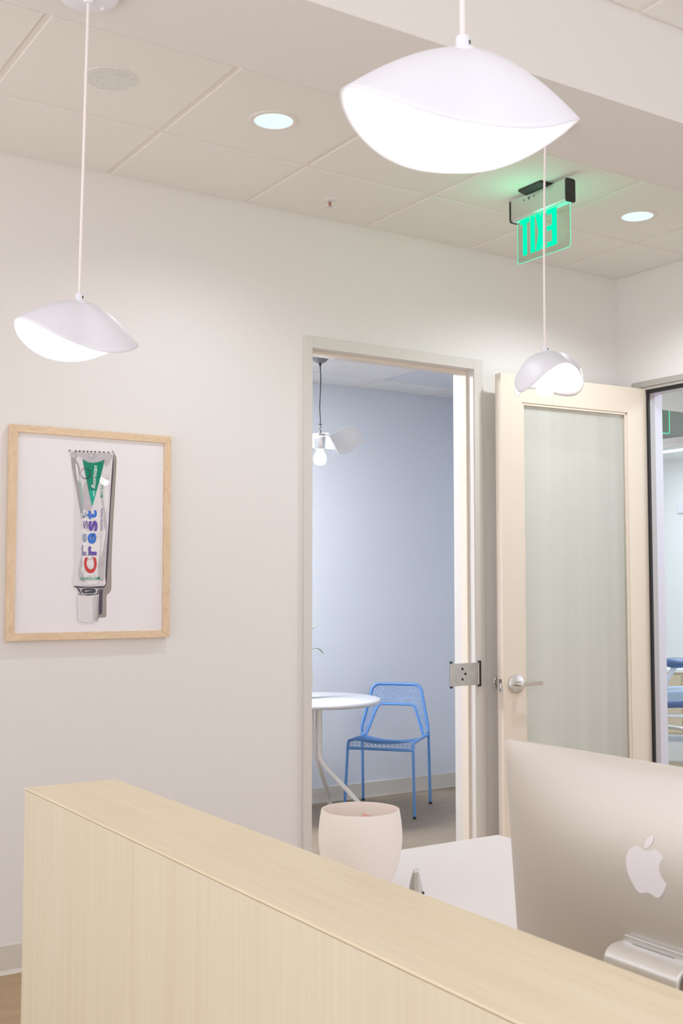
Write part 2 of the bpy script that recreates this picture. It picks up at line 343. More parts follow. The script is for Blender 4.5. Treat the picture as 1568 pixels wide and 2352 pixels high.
# ------------------------------------------------------------------ open glazed door leaf
ang = math.atan2(-.064, .921)
leaf = thing('door_1', 'cream wooden door leaf with tall glass pane, swung open against wall', 'door', (3.537, 4.062, .01), ang)
LW, LH, LT = .923, 2.397, .044
gx0, gx1, gz0, gz1 = .128, .795, .25, 2.266
m = MB(); m.box(0, gx0, 0, LT, 0, LH); m.box(gx1, LW, 0, LT, 0, LH); m.box(gx0, gx1, 0, LT, 0, gz0); m.box(gx0, gx1, 0, LT, gz1, LH)
obj('door_panel', m, 'door_paint', leaf)
m = MB()
for y0, y1, w in ((.004, .016, .012), (.028, .040, .012)):
    m.box(gx0, gx0 + w, y0, y1, gz0, gz1); m.box(gx1 - w, gx1, y0, y1, gz0, gz1); m.box(gx0, gx1, y0, y1, gz0, gz0 + w); m.box(gx0, gx1, y0, y1, gz1 - w, gz1)
obj('glazing_bead', m, 'door_paint', leaf, bevel=.001)
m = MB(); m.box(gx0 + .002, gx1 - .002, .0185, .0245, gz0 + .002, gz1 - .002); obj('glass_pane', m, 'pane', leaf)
# lever handles
def lever(side, parent):
    s = -1 if side == 'front' else 1; y0 = 0 if s < 0 else LT
    yy = lambda d: y0 + s * d
    cx, cz = .072, .932
    m = MB(); prof = [(.046, 0), (.046, .004), (.044, .008), (.038, .0105), (.0, .011)]
    vs = MB(); vs.lathe([(r, z) for r, z in prof[:-1]], 40); m.v = [(cx + a, yy(c), cz + b) for a, b, c in vs.v]; m.f = vs.f; m.m = vs.m
    h = obj('handle_rose', m, 'chrome', parent, smooth=True)
    m = MB(); m.tube([(cx, yy(.008), cz), (cx, yy(.046), cz)], .013, 20)
    m.tube([(cx - .001, yy(.040), cz), (cx + .004, yy(.052), cz + .001)], .0125, 18)
    m.prism([(.0, -.010), (.112, -.006), (.118, -.006), (.118, .012), (.112, .012), (.0, .010)], lambda u, v, t: (cx + u, yy(t + .002 * (u > .115)), cz + v), .043, .055)
    obj('handle_lever', m, 'chrome', h, bevel=.002, smooth=True)
    m = MB(); m.box(cx + .05, cx + .062, yy(.001) if s > 0 else yy(.006), yy(.006) if s > 0 else yy(.001), cz + .018, cz + .026); 
    return h
lever('front', leaf); lever('back', leaf)
m = MB(); m.box(-.0015, 0, .010, .034, .895, .955); lp = obj('latch_plate', m, 'chrome', leaf, bevel=.0005)
m = MB(); m.prism([(.012, 0), (.032, 0), (.032, -.002), (.014, -.011)], lambda u, v, t: (v, u, t), .914, .936); obj('latch_bolt', m, 'chrome', lp)
m = MB()
for z in (.902, .947): m.tube([(-.0014, .022, z), (-.003, .022, z)], .003, 10)
obj('plate_screw', m, 'darkgrey', lp)

# concave bumper on the wall behind the lever
wb = pix(1146, 1567, y=D - .01)
bp_ = thing('wall_bumper', 'small round concave metal bumper on the wall beside the open door leaf', 'door bumper', (wb.x, D, wb.z))
m = MB(); v_ = MB(); v_.lathe([(.0315, 0), (.0315, .006), (.029, .010), (.024, .011), (.020, .008), (.010, .005), (.0005, .0045), (.0005, 0)], 40); m.v = [(a, -c, b) for a, b, c in v_.v]; m.f = v_.f; m.m = v_.m
obj('bumper_body', m, 'chrome', bp_, smooth=True, auto=30)

# strike guard on the frame
g = thing('strike_guard', 'brushed metal guard plate with three black screws on the doorway\'s right jamb', 'metal plate', pix(1066, 1549, y=4.157), rad(2))
m = MB(); m.box(-.088, .084, -.003, .0, -.052, .052); obj('guard_plate', m, 'plate', g, bevel=.001)
for a, b in ((-.014, .026), (.004, .002), (-.014, -.022)):
    m = MB(); m.tube([(a, -.0028, b), (a, -.0048, b)], .0058, 16); obj('screw', m, 'black', g)
m = MB(); m.prism(rrect(-.079, -.069, .0005, .0145, .003), lambda u, v, t: (u, v, t), -.062, .062); obj('rubber_strip', m, 'black', g)
m = MB(); m.box(-.06, .093, .0002, .0145, -.0505, .0505); obj('plate_return', m, 'door_paint', g)
m = MB(); m.box(.0935, .102, -.004, .0145, -.060, .060); obj('rubber_strip', m, 'black', g, bevel=.001)

# ------------------------------------------------------------------ reception counter
cx0, cx1, cy1, ct = .7235, .9135, 2.2703, .9965
cnt = thing('reception_counter', 'long pale wood reception counter running from the left into the foreground', 'counter', (cx0, cy1, 0))
W_ = cx1 - cx0
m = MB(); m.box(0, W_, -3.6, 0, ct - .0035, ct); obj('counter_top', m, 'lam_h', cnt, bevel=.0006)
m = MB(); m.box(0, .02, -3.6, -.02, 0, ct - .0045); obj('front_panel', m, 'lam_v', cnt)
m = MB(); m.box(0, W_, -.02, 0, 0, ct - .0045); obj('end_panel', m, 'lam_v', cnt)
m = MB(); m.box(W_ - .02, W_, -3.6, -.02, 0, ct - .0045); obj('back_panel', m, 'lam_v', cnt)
m = MB(); m.box(.0012, W_ - .0012, -3.6, -.0012, ct - .006, ct - .003); obj('top_joint', m, 'lam_edge', cnt)
# desk
dk = thing('reception_desk', 'white laminate desk surface behind the wooden counter', 'desk', (cx1 + .001, 2.345, 0))
dw = 2.018 - cx1 - .001
m = MB(); m.box(0, dw, -2.6, 0, .712, .74); obj('desk_top', m, 'whitemat', dk, bevel=.001)
for yy in (-.02, -1.3, -2.58): m = MB(); m.box(.03, dw - .03, yy - .01, yy + .01, 0, .712); obj('desk_panel', m, 'whitemat', dk)

# bowl on the desk
bw = thing('ceramic_bowl', 'round blush white bowl on the desk behind the counter', 'bowl', (1.399, 2.078, .74))
prof_o = [(.045, 0), (.052, .002), (.062, .014), (.073, .034), (.0815, .056), (.0875, .082), (.0905, .108), (.0905, .130), (.0885, .152), (.0855, .170)]
prof = [(.0, .0)] + catmull(prof_o, 4, closed=False) + [(.0845, .1748), (.0825, .1748), (.0822, .170), (.085, .150), (.0868, .13), (.0868, .108), (.0835, .084), (.0775, .060), (.069, .038), (.056, .018), (.04, .010), (0.0005, .008)]
prof[0] = (.0005, 0)
m = MB(); m.lathe(prof, 96); obj('bowl_body', m, 'bowl', bw, smooth=True)
cp = pix(832, 1868.5, y=2.115)
cd_ = thing('paper_card', 'pink card lying inside the blush bowl, one corner showing', 'card', cp)
e1 = (pix(862, 1878, y=2.10) - cp).normalized(); e2 = (pix(826, 1884, y=2.085) - cp).normalized(); e1 = e1 * .045; e2 = (e2 - e1 * e2.dot(e1) / e1.length_squared).normalized() * .05
nn = e1.cross(e2).normalized() * .0008
m = MB(); q = [Vector((0, 0, 0)), e1, e1 + e2, e2]; m.add([a - nn for a in q] + [a + nn for a in q], [(0, 1, 2, 3), (7, 6, 5, 4), (0, 4, 5, 1), (1, 5, 6, 2), (2, 6, 7, 3), (3, 7, 4, 0)]); obj('card_sheet', m, 'red', cd_)

# small device peeking over the counter
gd = thing('desk_phone', 'small grey and white upright phone just peeking over the counter', 'telephone', (1.3, 1.745, .74))
ud = Vector((.69, -.72, 0)); fd = Vector((.60, .80, 0))
def gp(u, v, t): return tuple(ud * u + Vector((0, 0, v)) + fd * t)
m = MB(); side = catmull([(-.0045, .126), (-.009, .112), (-.0125, .095), (-.0142, .075), (-.0145, .04), (-.0145, .0)], 4, closed=False)
m.prism(side + [(.0, 0), (.0, .126)], gp, -.02, .004); obj('handset_side', m, 'plate', gd)
m = MB(); m.prism([(-.003, .128), (.0045, .130), (.0065, .078), (.0085, .0), (-.003, .0)], gp, -.024, -.018); m.prism([(-.003, .128), (.0045, .130), (.0065, .078), (.0085, .0), (-.003, .0)], gp, -.018, .004)
obj('handset_edge', m, 'alu', gd, bevel=.001)
m = MB(); m.prism([(.0048, .128), (.008, .118), (.014, .092), (.024, .062), (.04, .0), (.0085, .0), (.0062, .078)], gp, -.016, .01); bs = obj('phone_base', m, 'whitemat', gd)
for u, v in ((.0135, .088), (.0168, .0752), (.020, .062)):
    m = MB(); m.prism(rrect(u - .0022, u + .0022, v - .0036, v + .0036, .0008, 3), gp, -.0172, -.0158); obj('phone_key', m, 'black', bs)

# ------------------------------------------------------------------ computer on the desk (seen from behind)
mon = thing('computer_monitor', 'silver desktop computer seen from behind with apple-shaped logo', 'computer', (1.0, 1.042, .741))
tl = rad(4.5)
# display local: a along +y-left, c up; origin at the top-left corner line
def dsp(a, c, t):
    """a: metres to the right as seen from behind (towards -y), c: down from the top edge, t: out of the back (towards -x)"""
    x = 1.138 + c * math.sin(tl) - t * math.cos(tl); z = 1.1705 - c * math.cos(tl) - t * math.sin(tl); y = 1.306 - a
    return (x - 1.0, y - 1.042, z - .741)
WD, HD = .528, .378
def bulge(a, c):
    u = (a - WD / 2) / (WD / 2); v = (c - HD * .55) / (HD * .55)
    return .034 * max(0, 1 - abs(u) ** 2.6) ** .8 * max(0, 1 - abs(v) ** 2.6) ** .8
outl = rrect(0, WD, 0, HD, .009, 5)
m = MB(); NA, NC = 60, 44; vs = []; fs = []
def sq_(u, n): return u
for j in range(NC + 1):
    for i in range(NA + 1):
        a = WD * i / NA; c = HD * j / NC
        # round the corners of the sheet
        r = .010
        ax = min(a, WD - a); cxr = min(c, HD - c)
        if ax < r and cxr < r:
            dx, dy = r - ax, r - cxr; L_ = math.hypot(dx, dy)
            if L_ > r: k = r / L_; ax2 = r - dx * k; cy2 = r - dy * k; a = ax2 if a < WD / 2 else WD - ax2; c = cy2 if c < HD / 2 else HD - cy2
        vs.append(dsp(a, c, bulge(a, c)))
for j in range(NC):
    for i in range(NA): q = j * (NA + 1) + i; fs.append((q, q + 1, q + NA + 2, q + NA + 1))
m.add(vs, fs)
m.prism(outl, lambda a, c, t: dsp(a, c, t), -.0055, 0.0002)
obj('back_shell', m, 'imac', mon, smooth=True, auto=50)
m = MB(); m.prism(rrect(.004, WD - .004, .004, HD - .004, .007, 4), dsp, -.0065, -.0055); obj('screen', m, 'black', mon)
# the logo, drawn on the curved back
lg_b = [(457, 335), (430, 335), (395, 348), (362, 375), (338, 420), (322, 480), (322, 560), (335, 640), (360, 715), (395, 790), (435, 860), (465, 905), (490, 925), (525, 932), (565, 928), (600, 925), (640, 942), (680, 972), (715, 990), (750, 985), (785, 950), (815, 890), (835, 845), (836, 815), (815, 790), (785, 750), (760, 690), (746, 620), (752, 560), (770, 525), (795, 500), (798, 485), (775, 445), (740, 405), (700, 385), (655, 382), (610, 392), (575, 395), (545, 382), (510, 350)]
lg_l = [(672, 200), (635, 208), (600, 232), (570, 270), (553, 315), (553, 345), (575, 353), (610, 345), (640, 315), (665, 270), (675, 230)]
def on_back(px, py):
    # intersect the view line with the curved back
    xx = 1.14; 
    for _ in range(12):
        p = pix(px, py, x=xx); a = 1.306 - p.y; c = (1.1705 - p.z) / math.cos(tl); 
        t = bulge(a, c); q = dsp(a, c, t); xx = q[0] + 1.0 - .0006
    p = pix(px, py, x=xx); return a, c
def logo(poly):
    pl = [on_back(1380 + x / 5.6, 1880 + y / 5.6) for x, y in catmull(poly, 3)]
    return pl
lgm = MB()
for poly in (lg_b, lg_l):
    pl = logo(poly)
    lgm.prism(pl, lambda a, c, t: dsp(a, c, bulge(a, c) + t), -.004, .0008)
o = obj('logo', lgm, 'imac_logo', mon, label='pale apple-shaped logo')
# stand: a bent plate
ys0, ys1 = 1.056 - 1.042, .938 - 1.042
pth = fillet([Vector((1.14, 0, .939)), Vector((1.088, 0, .936)), Vector((1.078, 0, .7470))], [.014], 10)
m = MB(); n = len(pth); vs = []; th = .007
for i, p in enumerate(pth):
    a = pth[max(0, i - 1)]; b = pth[min(n - 1, i + 1)]; tg = (b - a).normalized(); nn = Vector((tg.z, 0, -tg.x)) * th
    for yy in (ys0, ys1): vs.append((p.x - 1.0 , yy, p.z - .741)); vs.append((p.x + nn.x - 1.0, yy, p.z + nn.z - .741))
fs = []
for i in range(n - 1):
    o4 = i * 4; q4 = o4 + 4
    fs += [(o4, o4 + 2, q4 + 2, q4), (o4 + 1, q4 + 1, q4 + 3, o4 + 3), (o4, q4, q4 + 1, o4 + 1), (o4 + 2, o4 + 3, q4 + 3, q4 + 2)]
fs += [(0, 1, 3, 2), ((n - 1) * 4, (n - 1) * 4 + 2, (n - 1) * 4 + 3, (n - 1) * 4 + 1)]
m.add(vs, fs); std = obj('stand_neck', m, 'imac2', mon, smooth=True, bevel=.002)
m = MB(); m.prism(rrect(.06, .23, ys1, ys0, .01), lambda u, v, t: (u, v, t), 0, .008); obj('stand_foot', m, 'imac', mon, bevel=.001)
m = MB(); m.prism(rrect(ys1 + .004, ys0 - .004, .196, .212, .004, 3), lambda u, v, t: (t, u, v), .113, .14); hg = obj('hinge_cover', m, 'alu', mon, bevel=.001)
m = MB(); m.box(.1118, .1135, ys1 + .03, ys0 - .02, .2005, .2035); obj('vent_slot', m, 'darkgrey', hg)

# ------------------------------------------------------------------ pendants
NRC = 9
def four(c, a): return c[0] + sum(c[2 * k - 1] * math.cos(k * a) + c[2 * k] * math.sin(k * a) for k in range(1, 5))
SH = [
 ([0.112, 0.0053, -0.0068, 0.0246, -0.0083, -0.0021, 0.0013, -0.0014, -0.0006, 0.1012, -0.0132, 0.0009, -0.0249, -0.0067, -0.0016, 0.0026, -0.0047, -0.0004, 1.8893, 3.0122, 0.01, -0.0117], (0.8807, 2.439, 2.0383)),
 ([0.1207, 0.0044, -0.0078, 0.0274, -0.0067, -0.0016, -0.0003, -0.0024, 0.0021, 0.1029, -0.0141, 0.0064, -0.0256, -0.0023, -0.0003, 0.0039, -0.0056, -0.0002, 1.7687, 2.6157, 0.0101, -0.0199], (0.862, 1.0547, 2.0537)),
 ([0.1341, -0.0002, -0.0074, -0.0316, -0.0255, 0.0002, 0.0041, 0.0043, 0.0014, 0.0893, 0.017, -0.019, -0.0073, -0.0029, -0.0074, 0.0011, 0.0215, -0.0081, 2.669, 1.9982, -0.0232, -0.2081], (2.2869, 2.4303, 2.0805))]
def shade_mesh(v):
    m = MB(); n = 120; K = 26; vs = []; fs = []
    p, a, tx, ty = v[18], v[19], v[20], v[21]
    def pt(ph, s, off=0):
        rr = four(v[:9], ph) * s; zz = -four(v[9:18], ph) * s ** p
        x, y = rr * math.cos(ph), rr * math.sin(ph); z2 = zz + tx * x + ty * y; X = x - tx * zz; Y = y - ty * zz
        return (X * math.cos(a) - Y * math.sin(a), X * math.sin(a) + Y * math.cos(a), z2)
    vs.append((0, 0, 0))
    for k in range(1, K + 1):
        for j in range(n): vs.append(pt(2 * pi * j / n, k / K))
    fs += [(0, 1 + j, 1 + (j + 1) % n) for j in range(n)]
    for k in range(K - 1):
        for j in range(n): fs.append((1 + k * n + j, 1 + (k + 1) * n + j, 1 + (k + 1) * n + (j + 1) % n, 1 + k * n + (j + 1) % n))
    m.add(vs, fs); return m
def pendant(i, top, label, wob=0):
    v, ap = SH[i]; ap = Vector(ap); top = Vector(top)
    t = thing('pendant_lamp', label, 'pendant lamp', ap, 0, 'white petal pendants over the reception')
    s = obj('lamp_shade', shade_mesh(v), 'shade', t, smooth=True, auto=80, solid=.0016)
    s.data.update()
    d = top - ap
    m = MB(); m.lathe([(.0005, .0), (.0085, .0), (.0085, .014), (.0075, .0165), (.0005, .0165)], 24, (0, 0, -.001)); soc = obj('cord_grip', m, 'shade', t, smooth=True)
    sd = RV * .0082 - FV * .002 + Vector((0, 0, .008)); m = MB(); m.tube([sd - RV * .002, sd + RV * .0012], .0026, 10); obj('grip_screw', m, 'black', soc)
    m = MB(); pts = [Vector((0, 0, .015)) + (d - Vector((0, 0, .015))) * (k / 14) + RV * wob * math.sin(pi * k / 14) for k in range(15)]
    m.tube(pts, .0034 if i != 2 else .0034, 10); obj('cord', m, 'cord', t, smooth=True)
    m = MB(); m.lathe([(.0005, 0), (.066, 0), (.067, -.002), (.067, -.016), (.064, -.020), (.058, -.022), (.012, -.0225), (.01, -.030), (.0005, -.030)], 56, d); can = obj('ceiling_canopy', m, 'shade', t, smooth=True)
    for q in (25, 205): m = MB(); m.tube([(d.x + .045 * math.cos(rad(q)), d.y + .045 * math.sin(rad(q)), d.z - .022), (d.x + .045 * math.cos(rad(q)), d.y + .045 * math.sin(rad(q)), d.z - .026)], .0045, 12); obj('canopy_screw', m, 'white', can)
    m = MB(); m.lathe([(.0005, -.004), (.019, -.004), (.021, -.05), (.0185, -.058), (.0005, -.058)], 32); obj('lamp_socket', m, 'shade', t, smooth=True)
    m = MB(); m.lathe([(.0005, -.056), (.0125, -.056), (.013, -.068), (.0155, -.080), (.021, -.088), (.0255, -.098), (.0265, -.107), (.0255, -.116), (.021, -.1245), (.013, -.1305), (.005, -.133), (.0005, -.1334)], 36); obj('light_bulb', m, 'bulb', t, smooth=True)
    return t
pendant(0, (.878, 2.402, Z1), 'white petal-shaped pendant over the counter\'s far end, beside the framed print')
pendant(1, (.862, 1.0547, H), 'largest nearest white petal-shaped pendant, hanging at the top centre')
pendant(2, (2.268, 2.398, Z1), 'small white petal pendant in front of the open glazed door, round bulb showing', -.003)

# ------------------------------------------------------------------ ceiling fittings
def downlight(x, y, label, r=.068, z=H):
    t = thing('recessed_light', label, 'ceiling light', (x, y, z), 0, 'round recessed ceiling lights')
    m = MB(); m.lathe([(r, .0), (r + .001, -.004), (r + .016, -.0035), (r + .018, -.001), (r + .018, .0)], 64, close=True); obj('trim_ring', m, 'grid', t, smooth=True)
    m = MB(); m.lathe([(.0005, -.0012), (r + .0005, -.0012), (r + .0005, -.0004), (.0005, -.0004)], 64); obj('light_lens', m, 'down', t)
downlight(1.913, 3.38, 'round recessed ceiling light between the grille and the nearest pendant')
downlight(3.759, 3.402, 'round recessed ceiling light to the right of the exit sign')
# speaker grille let into a tile
sp = thing('ceiling_grille', 'round white perforated grille in the ceiling tile at the upper left', 'ceiling grille', (1.313, 3.379, H))
m = MB(); m.lathe([(.0005, -.0008), (.082, -.0008), (.082, -.0001), (.0005, -.0001)], 56); obj('grille_backing', m, 'darkgrey', sp)
m = MB(); R_ = .0825; st_ = .0076
for k in range(-11, 12):
    q = k * st_; h = math.sqrt(max(0, R_ * R_ - q * q))
    if h < .008: continue
    m.box(q - .0018, q + .0018, -h, h, -.0024, -.0008); m.box(-h, h, q - .0018, q + .0018, -.0026, -.0007)
m.lathe([(.082, -.0005), (.082, -.0022), (.086, -.0022), (.088, -.0005)], 56, close=True)
obj('grille_mesh', m, 'tile', sp)
# sprinkler
s_ = thing('fire_sprinkler', 'small chrome fire sprinkler head with red bulb in the ceiling', 'sprinkler', (2.515, 3.962, H))
m = MB(); m.lathe([(.0005, -.003), (.018, -.003), (.030, -.001), (.031, 0), (.0005, 0)], 36); obj('sprinkler_rose', m, 'white', s_, smooth=True)
m = MB(); m.tube([(0, 0, -.003), (0, 0, -.012)], .008, 16); m.tube([(-.007, 0, -.012), (-.009, 0, -.02), (-.003, 0, -.03)], .0018, 8); m.tube([(.007, 0, -.012), (.009, 0, -.02), (.003, 0, -.03)], .0018, 8); m.lathe([(.0005, -.031), (.012, -.031), (.012, -.033), (.0005, -.033)], 24)
obj('sprinkler_frame', m, 'chrome', s_)
m = MB(); m.tube([(0, 0, -.012), (0, 0, -.028)], .0035, 10); obj('glass_ampoule', m, 'copper', s_)

# exit sign, read from behind
ex = thing('exit_sign', 'green edge-lit EXIT sign seen from behind, hanging from the ceiling grid', 'exit sign', (3.15, 3.36, 2.73))
ox, oy, oz = 3.15, 3.36, 2.73
m = MB(); m.prism([(-.055, .29), (.035, .29), (.035, .280), (.012, .272), (-.012, .272), (-.055, .281)], lambda u, v, t: (u, t, v), 3.303 - oy, 3.437 - oy); obj('ceiling_mount', m, 'blackplastic', ex, bevel=.003)
y0, y1 = 3.200 - oy, 3.522 - oy
m = MB(); m.prism([(-.02, .188), (-.02, .272), (.025, .272), (.025, .188), (.018, .183), (-.012, .183)], lambda u, v, t: (u, t, v), y0, y1); hs = obj('sign_housing', m, 'alu', ex, bevel=.002)
for yy, r in ((3.44, .0038), (3.41, .0065), (3.38, .0038)): m = MB(); m.tube([(-.0195, yy - oy, .254), (-.0212, yy - oy, .254)], r, 16); obj('indicator_button', m, 'darkgrey', hs)
for a, b in ((y0 - .007, y0), (y1, y1 + .006)):
    m = MB(); m.prism(rrect(-.023, .028, .180, .275, .010), lambda u, v, t: (u, t, v), a, b); obj('end_cap', m, 'blackplastic', ex, bevel=.001)
pa, pb, pz = 3.187 - oy + .008, 3.503 - oy, .186
pout = [(pa, pz), (pb, pz)] + [(pb - .012 + .012 * math.cos(rad(a)), .014 - .012 * math.sin(rad(a)) - .0) for a in range(0, 91, 15)] + [(pa + .012 - .012 * math.sin(rad(a)), .014 - .012 * math.cos(rad(a))) for a in range(0, 91, 15)]
m = MB(); m.prism(pout, lambda u, v, t: (t, u, v), -.003, .003); pan = obj('sign_panel', m, 'acrylic', ex)
m = MB(); edge = [(0, u, v) for u, v in pout]; m.tube([Vector(e) for e in edge[1:]] + [Vector(edge[0])], .0016, 6, cap=False); obj('lit_edge', m, 'exitedge', pan)
m = MB(); m.box(-.0034, .0034, pa, pb, pz - .008, pz - .0055); obj('lit_edge', m, 'exitedge', pan)
# letters in the order they are seen from here: T I X E, mirrored
lx = -.0038
c_ = [pix(1195.8, 507.4, x=ox), pix(1279.3, 474.8, x=ox), pix(1203.4, 587.6, x=ox), pix(1278.8, 561.6, x=ox)]
zt_ = .5 * (c_[0].z + c_[1].z) - oz; zb_ = .5 * (c_[2].z + c_[3].z) - oz
ya, yb = c_[0].y - oy, c_[1].y - oy      # left to right as seen
def LY(q): return ya + (yb - ya) * q
def letter(name, polys):
    m = MB()
    for pl in polys: m.prism([(LY(u), zb_ + (zt_ - zb_) * v) for u, v in pl], lambda a, b, t: (t, a, b), lx, lx + .0006)
    obj('letter', m, 'exit', pan)
bx = lambda a, b, c, d: [(a, c), (b, c), (b, d), (a, d)]
letter('T', [bx(0, .255, .87, 1), bx(.07, .185, 0, .87)])
letter('I', [bx(.285, .405, 0, 1)])
letter('X', [[(.425, 1), (.545, 1), (.705, 0), (.585, 0)], [(.585, 1), (.705, 1), (.545, 0), (.425, 0)]])
letter('E', [bx(.87, 1, 0, 1), bx(.735, .87, .87, 1), bx(.735, .87, .435, .565), bx(.735, .87, 0, .13)])

# second exit sign in the hall
e2 = thing('exit_sign', 'sliver of a green edge-lit sign hanging in the hall beyond', 'exit sign', (6.10, 5.4, Z1))
m = MB(); m.box(-.16, .157, -.02, .02, -.1, 0); obj('sign_housing', m, 'alu', e2, bevel=.003)
m = MB(); m.prism(rrect(-.155, .155, -.276, -.08, .012), lambda u, v, t: (u, t, v), -.003, .003); p2 = obj('sign_panel', m, 'acrylic', e2)
m = MB(); m.tube([(-.155, 0, -.09)] + [Vector((u, 0, v)) for u, v in [(-.155, -.262), (-.145, -.275), (.145, -.275), (.155, -.262)]] + [(.155, 0, -.09)], .0028, 6); obj('lit_edge', m, 'exitedge', p2)

# ------------------------------------------------------------------ framed print
px0, px1, pz0, pz1 = 1.2476, 1.8921, 1.1964, 1.9951; fw = .028; fy = D - .03
pf_ = thing('framed_print', 'maple-framed print of a toothpaste tube hanging on the white wall', 'picture', (.5 * (px0 + px1), D, pz0))
qx, qz = .5 * (px0 + px1), pz0
w2 = (px1 - px0) / 2; hh = pz1 - pz0
def rail(name, poly, mt):
    m = MB(); m.prism(poly, lambda u, v, t: (u, t, v), -.030, -.0015); obj(name, m, mt, pf_, bevel=.0012)
rail('frame_rail', [(-w2, 0), (w2, 0), (w2 - fw, fw), (-w2 + fw, fw)], 'mapleh'); rail('frame_rail', [(-w2, hh), (-w2 + fw, hh - fw), (w2 - fw, hh - fw), (w2, hh)], 'mapleh')
rail('frame_rail', [(-w2, 0), (-w2 + fw, fw), (-w2 + fw, hh - fw), (-w2, hh)], 'maple'); rail('frame_rail', [(w2, 0), (w2, hh), (w2 - fw, hh - fw), (w2 - fw, fw)], 'maple')
PY = -.018
m = MB(); m.box(-w2 + fw - .004, w2 - fw + .004, PY, PY + .002, fw - .004, hh - fw + .004); pap = obj('print_sheet', m, 'paper', pf_)
# drawing coordinates: inner corners of the frame in a close view of the print
src = [(165, 152), (1424, 245), (1395, 1870), (120, 1892)]; dst = [(-w2 + fw, hh - fw), (w2 - fw, hh - fw), (w2 - fw, fw), (-w2 + fw, fw)]
A_ = []; b_ = []
for (x, y), (u, v) in zip(src, dst): A_ += [[x, y, 1, 0, 0, 0, -u * x, -u * y], [0, 0, 0, x, y, 1, -v * x, -v * y]]; b_ += [u, v]
h_ = np.linalg.solve(np.array(A_, float), np.array(b_, float))
def art(x, y):
    w = h_[6] * x + h_[7] * y + 1; return (h_[0] * x + h_[1] * y + h_[2]) / w, (h_[3] * x + h_[4] * y + h_[5]) / w
inks = {}
def ink(name, col, rough=.6):
    M['ink_' + name] = mat('ink_' + name, col, rough, spec=.2); inks[name] = 'ink_' + name; return 'ink_' + name
for n_, c_ in dict(sh1=(.36, .315, .29), sh2=(.085, .07, .10), body=(.77, .73, .77), light=(.84, .81, .83), grey=(.40, .37, .40), mid=(.56, .525, .555), dark=(.07, .065, .085), green=(.0, .25, .15), teal=(.0, .42, .31), gtxt=(.0, .33, .17), ptxt=(.10, .06, .22), red=(.62, .05, .04), dred=(.32, .03, .03), purple=(.14, .08, .42), lpurple=(.42, .36, .72), blue=(.04, .18, .70), lblue=(.16, .45, .82), gblue=(.26, .34, .46), gpurp=(.28, .24, .42), white=(.88, .87, .88), pencil=(.60, .56, .58), sage=(.38, .50, .48)).items(): ink(n_, c_)
layer = [0]
def flat(name, polys, mt, parent=None, smooth=True, n=5, dl=None):
    layer[0] += 1; y = PY - .00012 * (layer[0] if dl is None else dl) - .0001
    m = MB()
    for pl in polys:
        q = catmull(pl, n) if smooth else pl
        m.add([(art(a, b)[0], y, art(a, b)[1]) for a, b in q], [tuple(range(len(q)))])
    o = obj(name, m, 'ink_' + mt if not mt.startswith('ink') else mt, parent or pap, fix=False); return o
def fontmesh(s, shear=0, off=0, size=1, space=1):
    cu = bpy.data.curves.new('lettering', 'FONT'); cu.body = s; cu.offset = off; cu.shear = shear; cu.space_character = space; cu.size = size; cu.resolution_u = 4
    o = bpy.data.objects.new('lettering', cu); bpy.context.scene.collection.objects.link(o)
    dg = bpy.context.evaluated_depsgraph_get(); me = bpy.data.meshes.new_from_object(o.evaluated_get(dg))
    vs = [(v.co.x, v.co.y) for v in me.vertices]; fs = [tuple(p.vertices) for p in me.polygons]
    bpy.data.objects.remove(o); bpy.data.meshes.remove(me); bpy.data.curves.remove(cu)
    return vs, fs
def lettering(name, s, p0, ex_, ey_, mt, shear=0, off=0, parent=None, dl=None):
    """text whose box starts at p0 and spans ex_ along the line and ey_ upwards, in drawing coordinates"""
    layer[0] += 1; y = PY - .00012 * (layer[0] if dl is None else dl) - .0001
    vs, fs = fontmesh(s, shear, off)
    x0 = min(v[0] for v in vs); x1 = max(v[0] for v in vs); y0 = min(v[1] for v in vs); y1 = max(v[1] for v in vs); m = MB(); o = []
    for a, b in vs:
        u = (a - x0) / (x1 - x0); v = (b - y0) / (y1 - y0); X = p0[0] + ex_[0] * u + ey_[0] * v; Y = p0[1] + ex_[1] * u + ey_[1] * v
        U, V = art(X, Y); o.append((U, y, V))
    m.add(o, fs); return obj(name, m, 'ink_' + mt, parent or pap, fix=False)
flat('painted_shadow', [[(975, 322), (1003, 345), (1016, 385), (1010, 520), (992, 800), (977, 1050), (966, 1300), (963, 1500), (945, 1545), (922, 1575), (918, 1735), (898, 1757), (868, 1757), (836, 1745), (840, 1500), (900, 1480), (960, 600)]], 'sh1')
flat('painted_shadow', [[(978, 345), (990, 400), (982, 560), (962, 800), (946, 1100), (928, 1380), (916, 1480), (890, 1512), (882, 1700), (872, 1728), (854, 1722), (858, 1560), (868, 1500), (905, 1480), (925, 1100), (966, 500)]], 'sh2')
tube_ = flat('painted_tube', [[(603, 303), (618, 304), (800, 316), (975, 325), (985, 350), (975, 480), (960, 680), (940, 980), (922, 1200), (910, 1400), (905, 1480), (770, 1486), (632, 1480), (625, 1440), (620, 1405), (634, 1370), (640, 1250), (641, 1100), (644, 900), (650, 760), (645, 640), (632, 500), (618, 370)]], 'body', n=3)
flat('painted_fold', [[(628, 322), (800, 330), (970, 338), (962, 395), (905, 392), (820, 418), (735, 388), (690, 360), (660, 395), (630, 372)]], 'mid', tube_)
flat('painted_fold', [[(732, 600), (770, 590), (785, 700), (800, 800), (780, 828), (725, 815), (722, 720)]], 'mid', tube_)
flat('painted_fold', [[(625, 385), (650, 375), (682, 415), (700, 470), (694, 540), (700, 620), (716, 730), (724, 820), (712, 905), (700, 850), (684, 750), (665, 640), (640, 500)]], 'grey', tube_)
